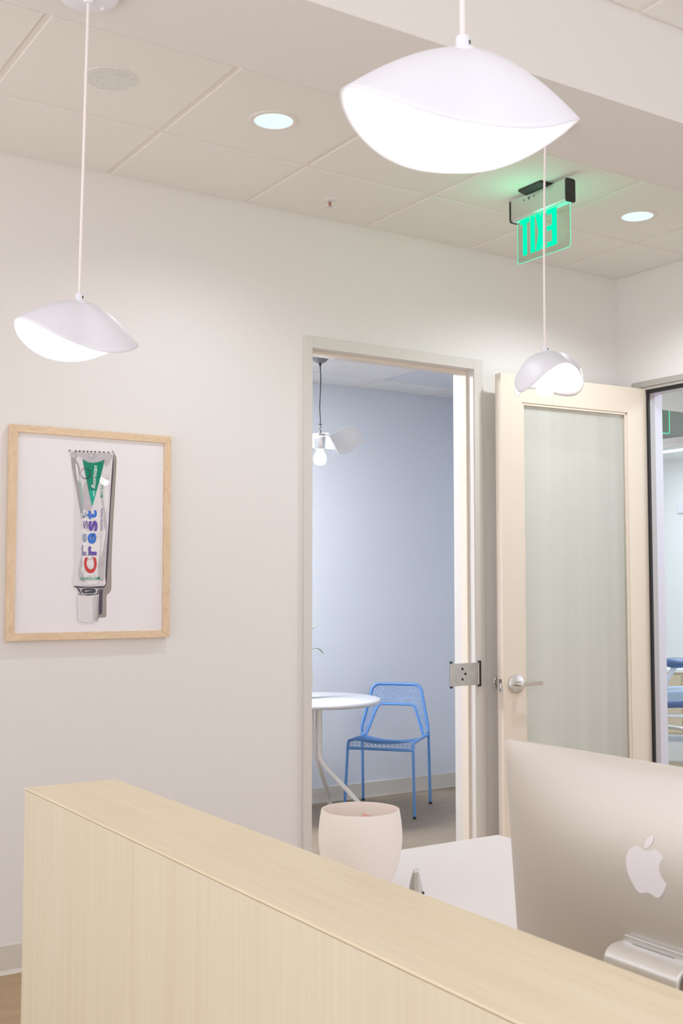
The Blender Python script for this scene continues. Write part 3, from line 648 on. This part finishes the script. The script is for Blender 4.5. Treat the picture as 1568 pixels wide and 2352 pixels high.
flat('painted_fold', [[(700, 570), (712, 600), (724, 690), (728, 780), (720, 830), (708, 740), (694, 640), (690, 580)]], 'sage', tube_)
flat('painted_fold', [[(662, 420), (676, 440), (686, 500), (690, 580), (678, 560), (668, 500)]], 'light', tube_)
flat('painted_fold', [[(880, 725), (900, 830), (906, 960), (896, 1060), (872, 1160), (852, 1280), (850, 1400), (878, 1395), (900, 1330), (920, 1180), (932, 1000), (922, 900), (905, 800), (892, 725)]], 'mid', tube_)
flat('painted_fold', [[(905, 360), (950, 345), (962, 400), (930, 450), (912, 430)]], 'mid', tube_)
flat('painted_fold', [[(868, 1310), (905, 1250), (900, 1400), (870, 1440)]], 'mid', tube_)
flat('painted_fold', [[(900, 1000), (914, 1020), (890, 1180), (876, 1240), (870, 1200)]], 'light', tube_)
flat('painted_fold', [[(925, 560), (945, 600), (935, 760), (915, 840), (905, 700)]], 'light', tube_)
flat('painted_fold', [[(703, 860), (712, 900), (714, 1240), (700, 1310), (684, 1370), (690, 1430), (712, 1462), (770, 1474), (830, 1462), (848, 1430), (846, 1330), (860, 1230), (868, 1120), (862, 900), (850, 830)]], 'light', tube_)
flat('painted_fold', [[(700, 1250), (712, 1240), (716, 1300), (704, 1345), (726, 1390), (735, 1440), (712, 1450), (690, 1425), (681, 1380), (690, 1320)]], 'mid', tube_)
flat('painted_crimp', [[(x - 11, 308 + (x - 665) * .042), (x + 11, 309 + (x - 665) * .042), (x + 2, 326 + (x - 665) * .03)] for x in (665, 697, 732, 765, 797, 830, 868, 905, 945)] + [[(603, 322), (608, 304), (622, 306)]], 'dark', tube_, smooth=False)
flat('painted_triangle', [[(722, 383), (745, 398), (775, 411), (805, 416), (840, 413), (880, 402), (912, 385), (895, 460), (870, 560), (838, 670), (803, 795), (780, 690), (755, 560), (738, 470)]], 'green', tube_, smooth=False)
flat('painted_triangle', [[(772, 655), (842, 655), (803, 795)]], 'teal', tube_, smooth=False)
lettering('lettering', 'fluoristan', (828, 640), (20, -198), (-34, -6), 'white', .25, .012, tube_)
lettering('lettering', 'with', (820, 708), (4, -48), (-16, -2), 'white', .15, .01, tube_)
lettering('lettering', 'MINT FLAVOR', (894, 718), (8, -162), (-22, -2), 'gtxt', 0, .012, tube_)
lettering('lettering', 'TOOTH PASTE', (888, 1010), (6, -200), (-15, -1), 'ptxt', 0, .012, tube_)
def glyph(ch, x0, x1, y0, y1, mt, off=.02):
    lettering('lettering', ch, (x1, y1), (0, y0 - y1), (x0 - x1, 0), mt, 0, off, tube_)
glyph('t', 712, 746, 845, 905, 'gblue'); glyph('s', 722, 764, 915, 988, 'gpurp'); glyph('e', 718, 750, 1030, 1105, 'gblue'); glyph('r', 710, 746, 1125, 1220, 'gpurp')
glyph('C', 728, 836, 1236, 1374, 'red', .03); glyph('r', 764, 836, 1135, 1218, 'purple', .03); glyph('e', 760, 834, 1026, 1118, 'blue', .03); glyph('s', 768, 845, 917, 1008, 'purple', .03); glyph('t', 750, 840, 828, 906, 'blue', .03)
lettering('lettering', 'MINT FLAVOR', (862, 1404), (-168, 3), (0, 28), 'gtxt', 0, .008, tube_)
# shoulder and cap
sh_ = flat('painted_shoulder', [[(632, 1480), (905, 1480), (880, 1498), (866, 1520), (850, 1548), (770, 1556), (694, 1548), (676, 1520), (664, 1498)]], 'mid', smooth=False)
flat('painted_shoulder', [[(640, 1484), (760, 1492), (900, 1486), (870, 1504), (760, 1500), (670, 1500)]], 'dark', sh_)
flat('painted_shoulder', [[(664, 1500), (690, 1545), (700, 1548), (684, 1510)]], 'dark', sh_)
flat('painted_shoulder', [[(866, 1512), (846, 1546), (836, 1550), (850, 1515)]], 'dark', sh_)
flat('painted_shoulder', [[(672, 1554), (740, 1560), (850, 1552), (760, 1568), (690, 1564)]], 'dark', sh_)
flat('painted_oval', [[(702, 1526), (715, 1508), (765, 1503), (812, 1508), (826, 1526), (812, 1544), (765, 1549), (715, 1544)]], 'dark', sh_)
flat('painted_oval', [[(728, 1518), (745, 1524), (800, 1520), (748, 1532), (728, 1536), (738, 1526)]], 'mid', sh_, smooth=False)
cap = flat('painted_cap', [[(668, 1560), (760, 1568), (852, 1560), (848, 1640), (838, 1750), (832, 1784), (800, 1794), (745, 1798), (700, 1792), (676, 1782), (670, 1680)]], 'light', smooth=False)
flat('painted_rib', [[(x, 1568), (x + 1.5, 1568), (x + 1.5 - (x - 760) * .08, 1792 - abs(x - 760) * .06), (x - (x - 760) * .08, 1792 - abs(x - 760) * .06)] for x in range(680, 800, 9)], 'pencil', cap, smooth=False)
flat('painted_rib', [[(x, 1566), (x + w, 1566), (x + w - (x - 760) * .14, 1788), (x - (x - 760) * .14, 1788)] for x, w in ((800, 2), (808, 3), (816, 3.5), (824, 4), (832, 4.5), (840, 5), (847, 5))], 'grey', cap, smooth=False)
# water drops
def dring(cx, cy, r, w):
    n = 22; m = [(cx + r * math.cos(2 * pi * k / n), cy + r * 1.02 * math.sin(2 * pi * k / n)) for k in range(n)]; i = [(cx - w * .3 + (r - w) * math.cos(2 * pi * k / n), cy - w * .3 + (r - w) * math.sin(2 * pi * k / n)) for k in range(n)]
    return m, i
drops = [(745, 510, 46), (798, 357, 25), (645, 360, 22), (768, 402, 13), (900, 404, 15), (930, 540, 16), (950, 632, 12), (855, 1050, 18), (770, 856, 26), (755, 993, 14), (774, 1230, 26), (720, 1357, 12), (818, 1383, 14), (772, 1412, 20), (880, 1425, 12), (735, 1448, 14), (890, 1198, 12), (868, 1222, 10), (890, 1278, 11), (867, 1300, 9), (913, 1120, 8), (925, 1047, 7), (740, 710, 7), (742, 732, 5), (775, 793, 7), (768, 1318, 14), (812, 1268, 7), (812, 1330, 7), (930, 865, 15), (897, 920, 12), (800, 1070, 10), (808, 972, 9)]
layer[0] += 1
for k, (a, b, r) in enumerate(drops):
    mo, mi = dring(a, b, r, max(1.6, r * .11)); y = PY - .00012 * layer[0] - .0001; m = MB(); n = len(mo); vv = [(art(*q)[0], y, art(*q)[1]) for q in mo + mi]
    m.add(vv, [(i, (i + 1) % n, n + (i + 1) % n, n + i) for i in range(n)]); obj('painted_drop', m, 'ink_grey' if r < 40 else 'ink_dark', tube_, fix=False)
    if k in (1, 2, 5, 10): flat('painted_highlight', [[(a - r * .4, b - r * .1), (a - r * .1, b - r * .35), (a + r * .05, b), (a - r * .2, b + r * .2)]], 'white', tube_, dl=layer[0] + 1)
layer[0] += 2
flat('pencil_note', [[(x, 1862 + 6 * math.sin(x * .5)), (x + 6, 1856 + 5 * math.cos(x * .3)), (x + 7, 1858 + 5 * math.cos(x * .3)), (x + 1, 1864 + 6 * math.sin(x * .5))] for x in range(175, 222, 7)], 'pencil', smooth=False)
flat('pencil_note', [[(x, 1845 + 9 * math.sin(x * .7)), (x + 6, 1845 - 9 * math.cos(x * .9)), (x + 7.2, 1846 - 9 * math.cos(x * .9)), (x + 1.2, 1846 + 9 * math.sin(x * .7))] for x in range(1200, 1350, 6)], 'pencil', smooth=False)
m = MB(); m.box(-w2 + fw - .003, w2 - fw + .003, -.0278, -.0258, fw - .003, hh - fw + .003); obj('picture_glass', m, 'glass', pf_)

# ------------------------------------------------------------------ blue room: table
TC = Vector((3.575, 5.80, 0)); ir = Vector((.8385, -.5448, 0)); idp = Vector((.5448, .8385, 0))
tb = thing('round_table', 'round white pedestal table behind the doorway, half hidden by its frame', 'table', TC)
m = MB(); m.lathe([(.0005, .704), (.376, .704), (.388, .707), (.396, .714), (.398, .721), (.394, .731), (.384, .7355), (.0005, .7355)], 96); obj('table_top', m, 'tabletop', tb, smooth=True, auto=50)
feet = [ir * .33 - idp * .2, ir * .09 + idp * .38, ir * -.40 - idp * .12]
for f in feet:
    u = f.normalized(); p0 = u * .026 + ir * .012
    pts = fillet([Vector((p0.x, p0.y, .706)), Vector((p0.x, p0.y, .375)), Vector((f.x, f.y, .085)), Vector((f.x, f.y, .003))], [.05, .03], 6)
    m = MB(); m.tube(pts, .0135, 14); obj('leg', m, 'tabletube', tb, smooth=True)
m = MB(); m.lathe([(.0005, .69), (.13, .69), (.13, .706), (.0005, .706)], 32); obj('top_plate', m, 'tabletube', tb)
# vase with plant
vp = thing('potted_plant', 'green leafy stems in a pale vase on the round table, mostly behind the door frame', 'plant', (3.512, 5.80, .7355))
m = MB(); m.lathe([(.0005, 0), (.026, 0), (.036, .02), (.044, .07), (.047, .12), (.045, .15), (.042, .165), (.038, .165), (.041, .148), (.043, .12), (.04, .07), (.032, .024), (.0005, .012)], 40); obj('vase', m, 'vase', vp, smooth=True)
def leafmesh(m, base, tip, w, up):
    d = tip - base; L = d.length; s = d.cross(up).normalized(); n = 8; vs = []
    for k in range(n + 1):
        t = k / n; c = base + d * t + up * (.12 * L * math.sin(pi * t)); ww = w * math.sin(pi * t ** .8) ** .8 if 0 < t < 1 else 0
        vs += [c - s * ww + up * ww * .3, c, c + s * ww + up * ww * .3]
    fs = []
    for k in range(n): q = 3 * k; fs += [(q, q + 1, q + 4, q + 3), (q + 1, q + 2, q + 5, q + 4)]
    m.add(vs, fs)
Z_ = Vector((0, 0, 1))
stems = [((.0, 0, .1), (.0, .0, .3), .3), ((0, 0, .1), (-.02, .01, .42), 0), ((.0, 0, .1), (.03, -.02, .40), 0)]
m = MB()
for a, b, _ in stems: m.tube([Vector(a), (Vector(a) + Vector(b)) / 2 + Vector((.004, 0, 0)), Vector(b)], .0018, 6)
sv = [(pix(706, 1492, y=5.8) - vp.location, pix(722, 1489, y=5.8) - vp.location), (pix(704, 1452, y=5.8) - vp.location, pix(722, 1442, y=5.8) - vp.location)]
for a, b in sv: m.tube([a, (a + b) / 2, b], .0011, 6)
obj('stem', m, 'leafg', vp)
def leaf_(a, b, w, mt):
    m = MB(); leafmesh(m, a, b, w, Z_); obj('leaf', m, mt, vp, smooth=True, solid=.0008, fix=True)
L2 = lambda x, y: pix(x, y, y=5.8) - vp.location
leaf_(L2(722, 1489), L2(744, 1503), .010, 'leafg'); leaf_(L2(703, 1498), L2(719, 1492), .014, 'leafg'); leaf_(L2(716, 1441), L2(730, 1436), .007, 'leafp'); leaf_(L2(704, 1530), L2(718, 1534), .008, 'leafg')
for k in range(12):
    a = k * 2.4; zz = .2 + .022 * k; b = Vector((0, 0, zz)); e = b + Vector((-.02 - .05 * abs(math.cos(a)), .05 * math.sin(a), .03 * math.sin(a * 2)))
    leaf_(b, e, .014, 'leafg' if k % 2 else 'leafp')

# ------------------------------------------------------------------ blue room: chair
cf = Vector((4.151, 5.582, 0)); RR = Vector((.675, -.738, 0)); BB = Vector((.738, .675, 0))
org = cf - RR * .2155
ch = thing('metal_chair', 'bright blue wire-mesh metal chair beside the round white table', 'chair', org, math.atan2(RR.y, RR.x))
tr = .0088
for s in (-1, 1):
    sx = s
    # front leg runs up and turns into the seat side
    foot = Vector((s * .2155 + (0 if s > 0 else -.006), 0, .004)); top = Vector((s * .205, .012, .449)); back = Vector((s * .193, .438, .434))
    if s < 0: top.x = -.200
    m = MB(); m.tube(fillet([foot, top, back], [.04], 8), tr, 14); obj('leg', m, 'bluepc', ch, smooth=True)
    m = MB(); m.tube([foot - Vector((0, 0, .0038)), foot + Vector((0, 0, .012))], tr + .0012, 14); obj('foot_cap', m, 'black', ch, smooth=True)
    foot = Vector((s * .222, .500, .004)); sh = Vector((s * .219, .463, .520)); m = MB(); m.tube([foot, Vector((s * .219, .459, .470))], tr, 14); obj('leg', m, 'bluepc', ch, smooth=True)
    m = MB(); m.tube([foot - Vector((0, 0, .0038)), foot + Vector((0, 0, .012))], tr + .0012, 14); obj('foot_cap', m, 'black', ch, smooth=True)
outer = [(-.219, .465), (-.219, .497), (-.157, .760), (.157, .760), (.219, .497), (.219, .465)]
inner = [(-.188, .436), (-.118, .630), (.118, .630), (.188, .436)]
def bk(u, z): return Vector((u, .463 + (z - .520) * .22 + (.02 * (1 - (u / .22) ** 2) if z > .5 else .02 * (1 - (u / .22) ** 2)), z))
def dens(pts, r, n=7):
    q = fillet([(a, 0, b) for a, b in pts], r, n); out = []
    for i in range(len(q) - 1):
        k = max(1, int((q[i + 1] - q[i]).length / .02))
        out += [q[i].lerp(q[i + 1], j / k) for j in range(k)]
    return [(p.x, p.z) for p in out + [q[-1]]]
m = MB(); m.tube([bk(*p) for p in dens(outer, [.03, .045, .045, .03])], tr, 14); obj('back_frame', m, 'bluepc', ch, smooth=True)
m = MB(); m.tube([bk(*p) for p in dens(inner, .03)], tr * .85, 12); obj('back_frame', m, 'bluepc', ch, smooth=True)
m = MB(); m.tube([(-.203, .008, .409), (.207, .008, .407)], tr, 12); obj('front_rail', m, 'bluepc', ch, smooth=True)
m = MB(); m.tube([(-.219, .456, .446), (-.19, .440, .434)], tr * .8, 10); m.tube([(.219, .456, .446), (.19, .440, .434)], tr * .8, 10); obj('seat_bracket', m, 'bluepc', ch, smooth=True)
def inside(pl, x, y):
    c = False; n = len(pl)
    for i in range(n):
        x1, y1 = pl[i]; x2, y2 = pl[(i + 1) % n]
        if (y1 > y) != (y2 > y) and x < (x2 - x1) * (y - y1) / (y2 - y1) + x1: c = not c
    return c
def rhomb(poly, a=.0262, ox_=0, oy_=0):
    """segments of a cube-like rhombus lattice clipped to an outline"""
    xs = [p[0] for p in poly]; ys = [p[1] for p in poly]; hy = a * math.sqrt(3) / 2; segs = []
    j0 = int(min(ys) / hy) - 2; j1 = int(max(ys) / hy) + 2; i0 = int(min(xs) / a) - 3; i1 = int(max(xs) / a) + 3
    for j in range(j0, j1):
        for i in range(i0, i1):
            cx = (i + .5 * (j % 2)) * a + ox_; cy = j * hy + oy_
            for k in range(6):
                an = rad(30 + 60 * k); e = a / math.sqrt(3); ex_, ey_ = cx + e * math.cos(an), cy + e * math.sin(an)
                A0 = inside(poly, cx, cy); B0 = inside(poly, ex_, ey_)
                if not A0 and not B0: continue
                p, q = (cx, cy), (ex_, ey_)
                if A0 != B0:
                    lo, hi = 0, 1
                    for _ in range(8):
                        md = (lo + hi) / 2; I = inside(poly, p[0] + (q[0] - p[0]) * md, p[1] + (q[1] - p[1]) * md)
                        if I == A0: lo = md
                        else: hi = md
                    c = (p[0] + (q[0] - p[0]) * lo, p[1] + (q[1] - p[1]) * lo)
                    if A0: q = c
                    else: p = c
                segs.append((p, q))
    return segs
def lattice(m, segs, fn, w=.0012, th=.0008):
    for p, q in segs:
        dx, dy = q[0] - p[0], q[1] - p[1]; L = math.hypot(dx, dy)
        if L < 1e-4: continue
        nx, ny = -dy / L * w, dx / L * w
        c = [(p[0] + nx, p[1] + ny), (q[0] + nx, q[1] + ny), (q[0] - nx, q[1] - ny), (p[0] - nx, p[1] - ny)]
        a = [fn(*k, -th) for k in c]; b = [fn(*k, th) for k in c]
        m.add(a + b, [(0, 1, 2, 3), (7, 6, 5, 4), (0, 4, 5, 1), (1, 5, 6, 2), (2, 6, 7, 3), (3, 7, 4, 0)])
po = dens(outer[1:5], [.045, .045]); pi_ = dens(inner, .03)
poly = po + [(.217, .45)] + pi_[::-1] + [(-.217, .45)]
m = MB(); lattice(m, rhomb(poly), lambda u, v, t: tuple(bk(u, v) + Vector((0, t, 0)))); 
for off_ in (po, pi_):   # solid rim strip along the frame
    for i in range(len(off_) - 1):
        (a0, b0), (a1, b1) = off_[i], off_[i + 1]; dx, dy = a1 - a0, b1 - b0; L = math.hypot(dx, dy)
        if L < 1e-5: continue
        sg = -1 if off_ is po else 1; nx, ny = -dy / L * .012 * sg * -1, dx / L * .012 * sg * -1
        nx, ny = (dy / L * .012, -dx / L * .012) if off_ is po else (-dy / L * .011, dx / L * .011)
        c = [(a0, b0), (a1, b1), (a1 + nx, b1 + ny), (a0 + nx, b0 + ny)]
        m.add([tuple(bk(*k)) for k in c], [(0, 1, 2, 3)])
obj('backrest', m, 'bluepc', ch)
# seat: dips in the middle, folds down at the front as an apron
def seat(u, v, t):
    w = .205 - .012 * max(0, v) / .44; dip = .026 * max(0, 1 - (u / w) ** 2) * (max(0, min(1, v / .07))) + .026 * max(0, v) / .44
    if v >= 0: return (u, .010 + v, .459 - dip + t)
    return (u, .010 - .002 + (t if True else 0), .459 + v)
sp_ = [(-.202, -.048), (.204, -.048), (.204, 0), (.193, .435), (-.193, .435), (-.202, 0)]
m = MB(); lattice(m, rhomb(sp_, oy_=-.002), seat)
# rolled hem at the rear of the seat and its front fold
def strip(v0, v1, u0=-.196, u1=.196, n=24):
    for i in range(n):
        a = u0 + (u1 - u0) * i / n; b = u0 + (u1 - u0) * (i + 1) / n
        q = [seat(a, v0, .001), seat(b, v0, .001), seat(b, v1, .001), seat(a, v1, .001)]
        m.add(q, [(0, 1, 2, 3)])
strip(.424, .440); strip(.0, .006)
obj('seat', m, 'bluepc', ch)

# ------------------------------------------------------------------ blue room: pendant
P4 = Vector((3.462, 5.557, HB))
pl = thing('pendant_lamp', 'black-corded pendant with fluttering white petals and bare bulb, blue room', 'pendant lamp', P4)
m = MB(); m.lathe([(.0005, 0), (.05, 0), (.052, -.004), (.047, -.02), (.035, -.034), (.018, -.043), (.0005, -.044)], 40); obj('ceiling_canopy', m, 'darkgrey', pl, smooth=True)
m = MB(); m.lathe([(.0005, -.04), (.008, -.04), (.008, -.058), (.0005, -.058)], 16); m.tube([(0, 0, -.05), (.004, 0, -.12), (.002, 0, -.2), (-.003, 0, -.30), (.002, 0, -.385), (.001, 0, -.41)], .0033, 10); obj('cord', m, 'black', pl, smooth=True)
m = MB(); m.tube([(-.012, 0, -.402), (.014, 0, -.402)], .0028, 8); m.tube([(.001, 0, -.41), (.006, 0, -.42), (-.004, 0, -.43), (.003, 0, -.44), (.001, 0, -.455)], .003, 8); m.tube([(0, 0, -.435), (0, 0, -.458)], .008, 14); obj('hook', m, 'darkgrey', pl, smooth=True)
bz = -.458
m = MB(); m.lathe([(.0005, bz - .0), (.03, bz - .0), (.033, bz - .02), (.031, bz - .085), (.028, bz - .09), (.0005, bz - .09)], 32); obj('lamp_socket', m, 'chrome', pl, smooth=True)
m = MB(); m.lathe([(.0005, bz - .085), (.019, bz - .088), (.02, bz - .10), (.03, bz - .115), (.0375, bz - .138), (.037, bz - .155), (.03, bz - .172), (.015, bz - .181), (.0005, bz - .182)], 36); obj('light_bulb', m, 'bulb_cool', pl, smooth=True)
def petal(rows, label=None):
    """sheet through rows of points given in the photograph at a distance"""
    g_ = [[pix(a, b, y=5.557 + c) - P4 for a, b, c in r] for r in rows]
    fine = []
    cols = [catmull([tuple(r[i]) for r in g_], 5, closed=False) for i in range(len(g_[0]))]
    for k in range(len(cols[0])): fine.append(catmull([tuple(c[k]) for c in cols], 5, closed=False))
    m = MB(); w = len(fine[0]); vs = [v for r in fine for v in r]
    fs = [(j * w + i, j * w + i + 1, (j + 1) * w + i + 1, (j + 1) * w + i) for j in range(len(fine) - 1) for i in range(w - 1)]
    m.add(vs, fs); obj('petal', m, 'petal', pl, smooth=True, solid=.0009, label=label)
petal([[(700, 1000, .06), (720, 996, .05), (740, 994, .05), (756, 994, .06)], [(700, 1008, -.02), (720, 1003, -.03), (738, 1001, -.03), (754, 998, 0)], [(700, 1014, -.06), (718, 1009, -.07), (737, 1005, -.06), (753, 999, -.02)]])
petal([[(754, 998, 0), (757, 1003, -.02), (765, 1018, -.03), (773, 1036, -.03), (780, 1043, -.02)], [(770, 994, .02), (776, 1004, .02), (788, 1022, .01), (800, 1034, .0), (796, 1042, -.0)], [(796, 978, .06), (803, 990, .05), (812, 1008, .03), (815, 1019, .03), (814, 1033, .02)], [(818, 979, .07), (824, 993, .06), (832, 1009, .05), (828, 1018, .04), (819, 1021, .04)], [(822, 985, .08), (829, 997, .07), (838, 1012, .06), (836, 1018, .06), (824, 1020, .05)]])
petal([[(704, 1006, .07), (712, 1022, .07), (714, 1028, .08)], [(735, 1004, .07), (735, 1020, .08), (740, 1030, .09)], [(755, 1000, .05), (764, 1018, .06), (770, 1033, .07)]])
petal([[(769, 1034, .0), (766, 1040, -.02), (763, 1049, -.03)], [(770, 1034, .03), (767, 1040, .02), (764, 1049, .02)]])

# ------------------------------------------------------------------ treatment room contents (a sliver is seen)
sa = Vector((.60, -.80, 0)); dn = Vector((.80, .60, 0)); O = Vector((7.26, 6.13, 0))
def tp(s, z, d=0): return sa * s + dn * d + Vector((0, 0, z))
dc = thing('dental_chair', 'blue and white dental chair, only its edge visible beyond the right opening', 'dental chair', O)
m = MB(); m.prism(rrect(-.5, .6, -.22, .22, .2, 8), lambda u, v, t: tuple(tp(u, t, v)), .03, .20); obj('chair_base', m, 'clinic', dc, bevel=.03, seg=4)
m = MB(); m.prism(rrect(-.48, .58, -.2, .2, .18, 8), lambda u, v, t: tuple(tp(u, t, v)), .0, .06); obj('base_plinth', m, 'cabinet', dc)
m = MB(); m.prism([(.0, .2), (.30, .2), (.26, .42), (.05, .42)], lambda u, v, t: tuple(tp(u, v, t)), -.1, .1); obj('chair_column', m, 'clinic', dc, bevel=.02)
m = MB(); m.prism([(-.3, .475), (.1, .50), (.6, .56), (.6, .66), (.1, .60), (-.3, .575)], lambda u, v, t: tuple(tp(u, v, t)), -.24, .24); obj('seat', m, 'vinyllight', dc, bevel=.02, seg=3)
m = MB(); m.prism([(-.3, .445), (.1, .47), (.6, .53), (.6, .565), (.1, .515), (-.3, .49)], lambda u, v, t: tuple(tp(u, v, t)), -.26, .26); obj('seat_shell', m, 'vinylblue', dc, bevel=.015, seg=3)
m = MB(); m.sphere((0, 0, 0), 1, sq=(.12, .10, .042)); m.v = [tuple(tp(x - .086, .79 + z, y)) for x, y, z in m.v]; obj('headrest', m, 'vinylblue', dc, smooth=True)
m = MB(); m.tube([tp(-.09, .77), tp(-.16, .66), tp(-.2, .5)], .02, 12); obj('headrest_arm', m, 'clinic', dc, smooth=True)
m = MB(); m.tube([tp(-.14 + .16 * math.cos(a), .405, -.30 + .07 * math.sin(a)) for a in [2 * pi * k / 28 for k in range(28)]], .011, 10, closed=True); obj('arm_ring', m, 'clinic', dc, smooth=True)
m = MB(); m.tube(fillet([tp(-.3, .33, -.3), tp(-.02, .31, -.3), tp(.12, .25, -.3), tp(.3, .24, -.3)], .1), .016, 10); obj('foot_lever', m, 'alu', dc, smooth=True)
cb = thing('low_cabinet', 'low beige cabinet behind the dental chair', 'cabinet', (8.6, 6.9, 0), math.atan2(-.8, .6))
m = MB(); m.box(-.9, .9, -.25, .25, .05, .62); obj('cabinet_body', m, 'cabinet', cb, bevel=.004)
m = MB(); m.box(-.92, .92, -.27, .26, .62, .65); obj('worktop', m, 'clinic', cb, bevel=.004)
for k in (-1, 0, 1): m = MB(); m.box(k * .6 - .28, k * .6 + .28, -.268, -.25, .08, .6); dd = obj('door', m, 'cabinet', cb, bevel=.003); m = MB(); m.tube([(k * .6 - .05, -.285, .52), (k * .6 + .05, -.285, .52)], .006, 8); obj('handle', m, 'alu', dd)
wt = pix(1566, 1168, x=9.5)
wd = thing('wall_dispenser', 'small white box on the bright wall of the treatment room', 'dispenser', (9.5, wt.y, wt.z))
m = MB(); m.box(-.03, 0, -.06, .05, -.05, .05); obj('dispenser_body', m, 'shade', wd, bevel=.008)

# ------------------------------------------------------------------ light
sc = bpy.context.scene
w = bpy.data.worlds.new('daylight_fill'); sc.world = w; w.use_nodes = True
nt = w.node_tree; bg = nt.nodes['Background']; bg.inputs[1].default_value = 1.9
tc = nt.nodes.new('ShaderNodeTexCoord'); sx = nt.nodes.new('ShaderNodeSeparateXYZ'); nt.links.new(tc.outputs['Generated'], sx.inputs[0])
mr = nt.nodes.new('ShaderNodeMapRange'); mr.inputs['From Min'].default_value = -.35; mr.inputs['From Max'].default_value = .25  # added fill: brighter from below to lift the ceiling, dimmer from behind
rp = nt.nodes.new('ShaderNodeValToRGB'); rp.color_ramp.elements[0].color = (1.0, .957, .93, 1); rp.color_ramp.elements[1].color = (.60, .60, .66, 1)
nt.links.new(sx.outputs['Z'], mr.inputs['Value']); nt.links.new(mr.outputs[0], rp.inputs[0]); m2 = nt.nodes.new('ShaderNodeMapRange'); m2.inputs['From Min'].default_value = -1; m2.inputs['From Max'].default_value = -.1; m2.inputs['To Min'].default_value = .70; m2.inputs['To Max'].default_value = 1
nt.links.new(sx.outputs['Y'], m2.inputs['Value']); m4 = nt.nodes.new('ShaderNodeMath'); m4.operation = 'MULTIPLY'; m4.inputs[1].default_value = 2.05; nt.links.new(m2.outputs[0], m4.inputs[0]); nt.links.new(m4.outputs[0], bg.inputs[1])
nt.links.new(rp.outputs[0], bg.inputs[0])
def light(name, kind, loc, e, col, size=.1, rot=None, **k):
    l = bpy.data.lights.new(name, kind); l.energy = e; l.color = col
    if kind == 'AREA': l.shape = 'DISK'; l.size = size
    elif kind == 'POINT': l.shadow_soft_size = size
    elif kind == 'SPOT': l.shadow_soft_size = size; l.spot_size = rad(k.get('cone', 120)); l.spot_blend = .8
    o = bpy.data.objects.new(name, l); C.objects.link(o); o.location = loc
    if rot: o.rotation_euler = rot
    return o
for x, y, e_ in ((1.913, 3.38, 30), (3.759, 3.402, 62)): light('downlight_beam', 'SPOT', (x, y, H - .012), e_, (.90, .95, 1), .06, cone=150)
light('exit_led_glow', 'POINT', (3.07, 3.38, 2.86), .5, (.12, 1, .5), .07)
light('exit_led_glow', 'POINT', (3.23, 3.36, 2.86), .42, (.12, 1, .5), .07)

vs_ = sc.view_settings; vs_.view_transform = 'Standard'; vs_.look = 'None'; vs_.gamma = 1; vs_.use_curve_mapping = False; vs_.exposure = 0.28
sc.cycles.max_bounces = 10; sc.cycles.diffuse_bounces = 6; sc.cycles.transparent_max_bounces = 12
sc.cycles.sample_clamp_indirect = 4
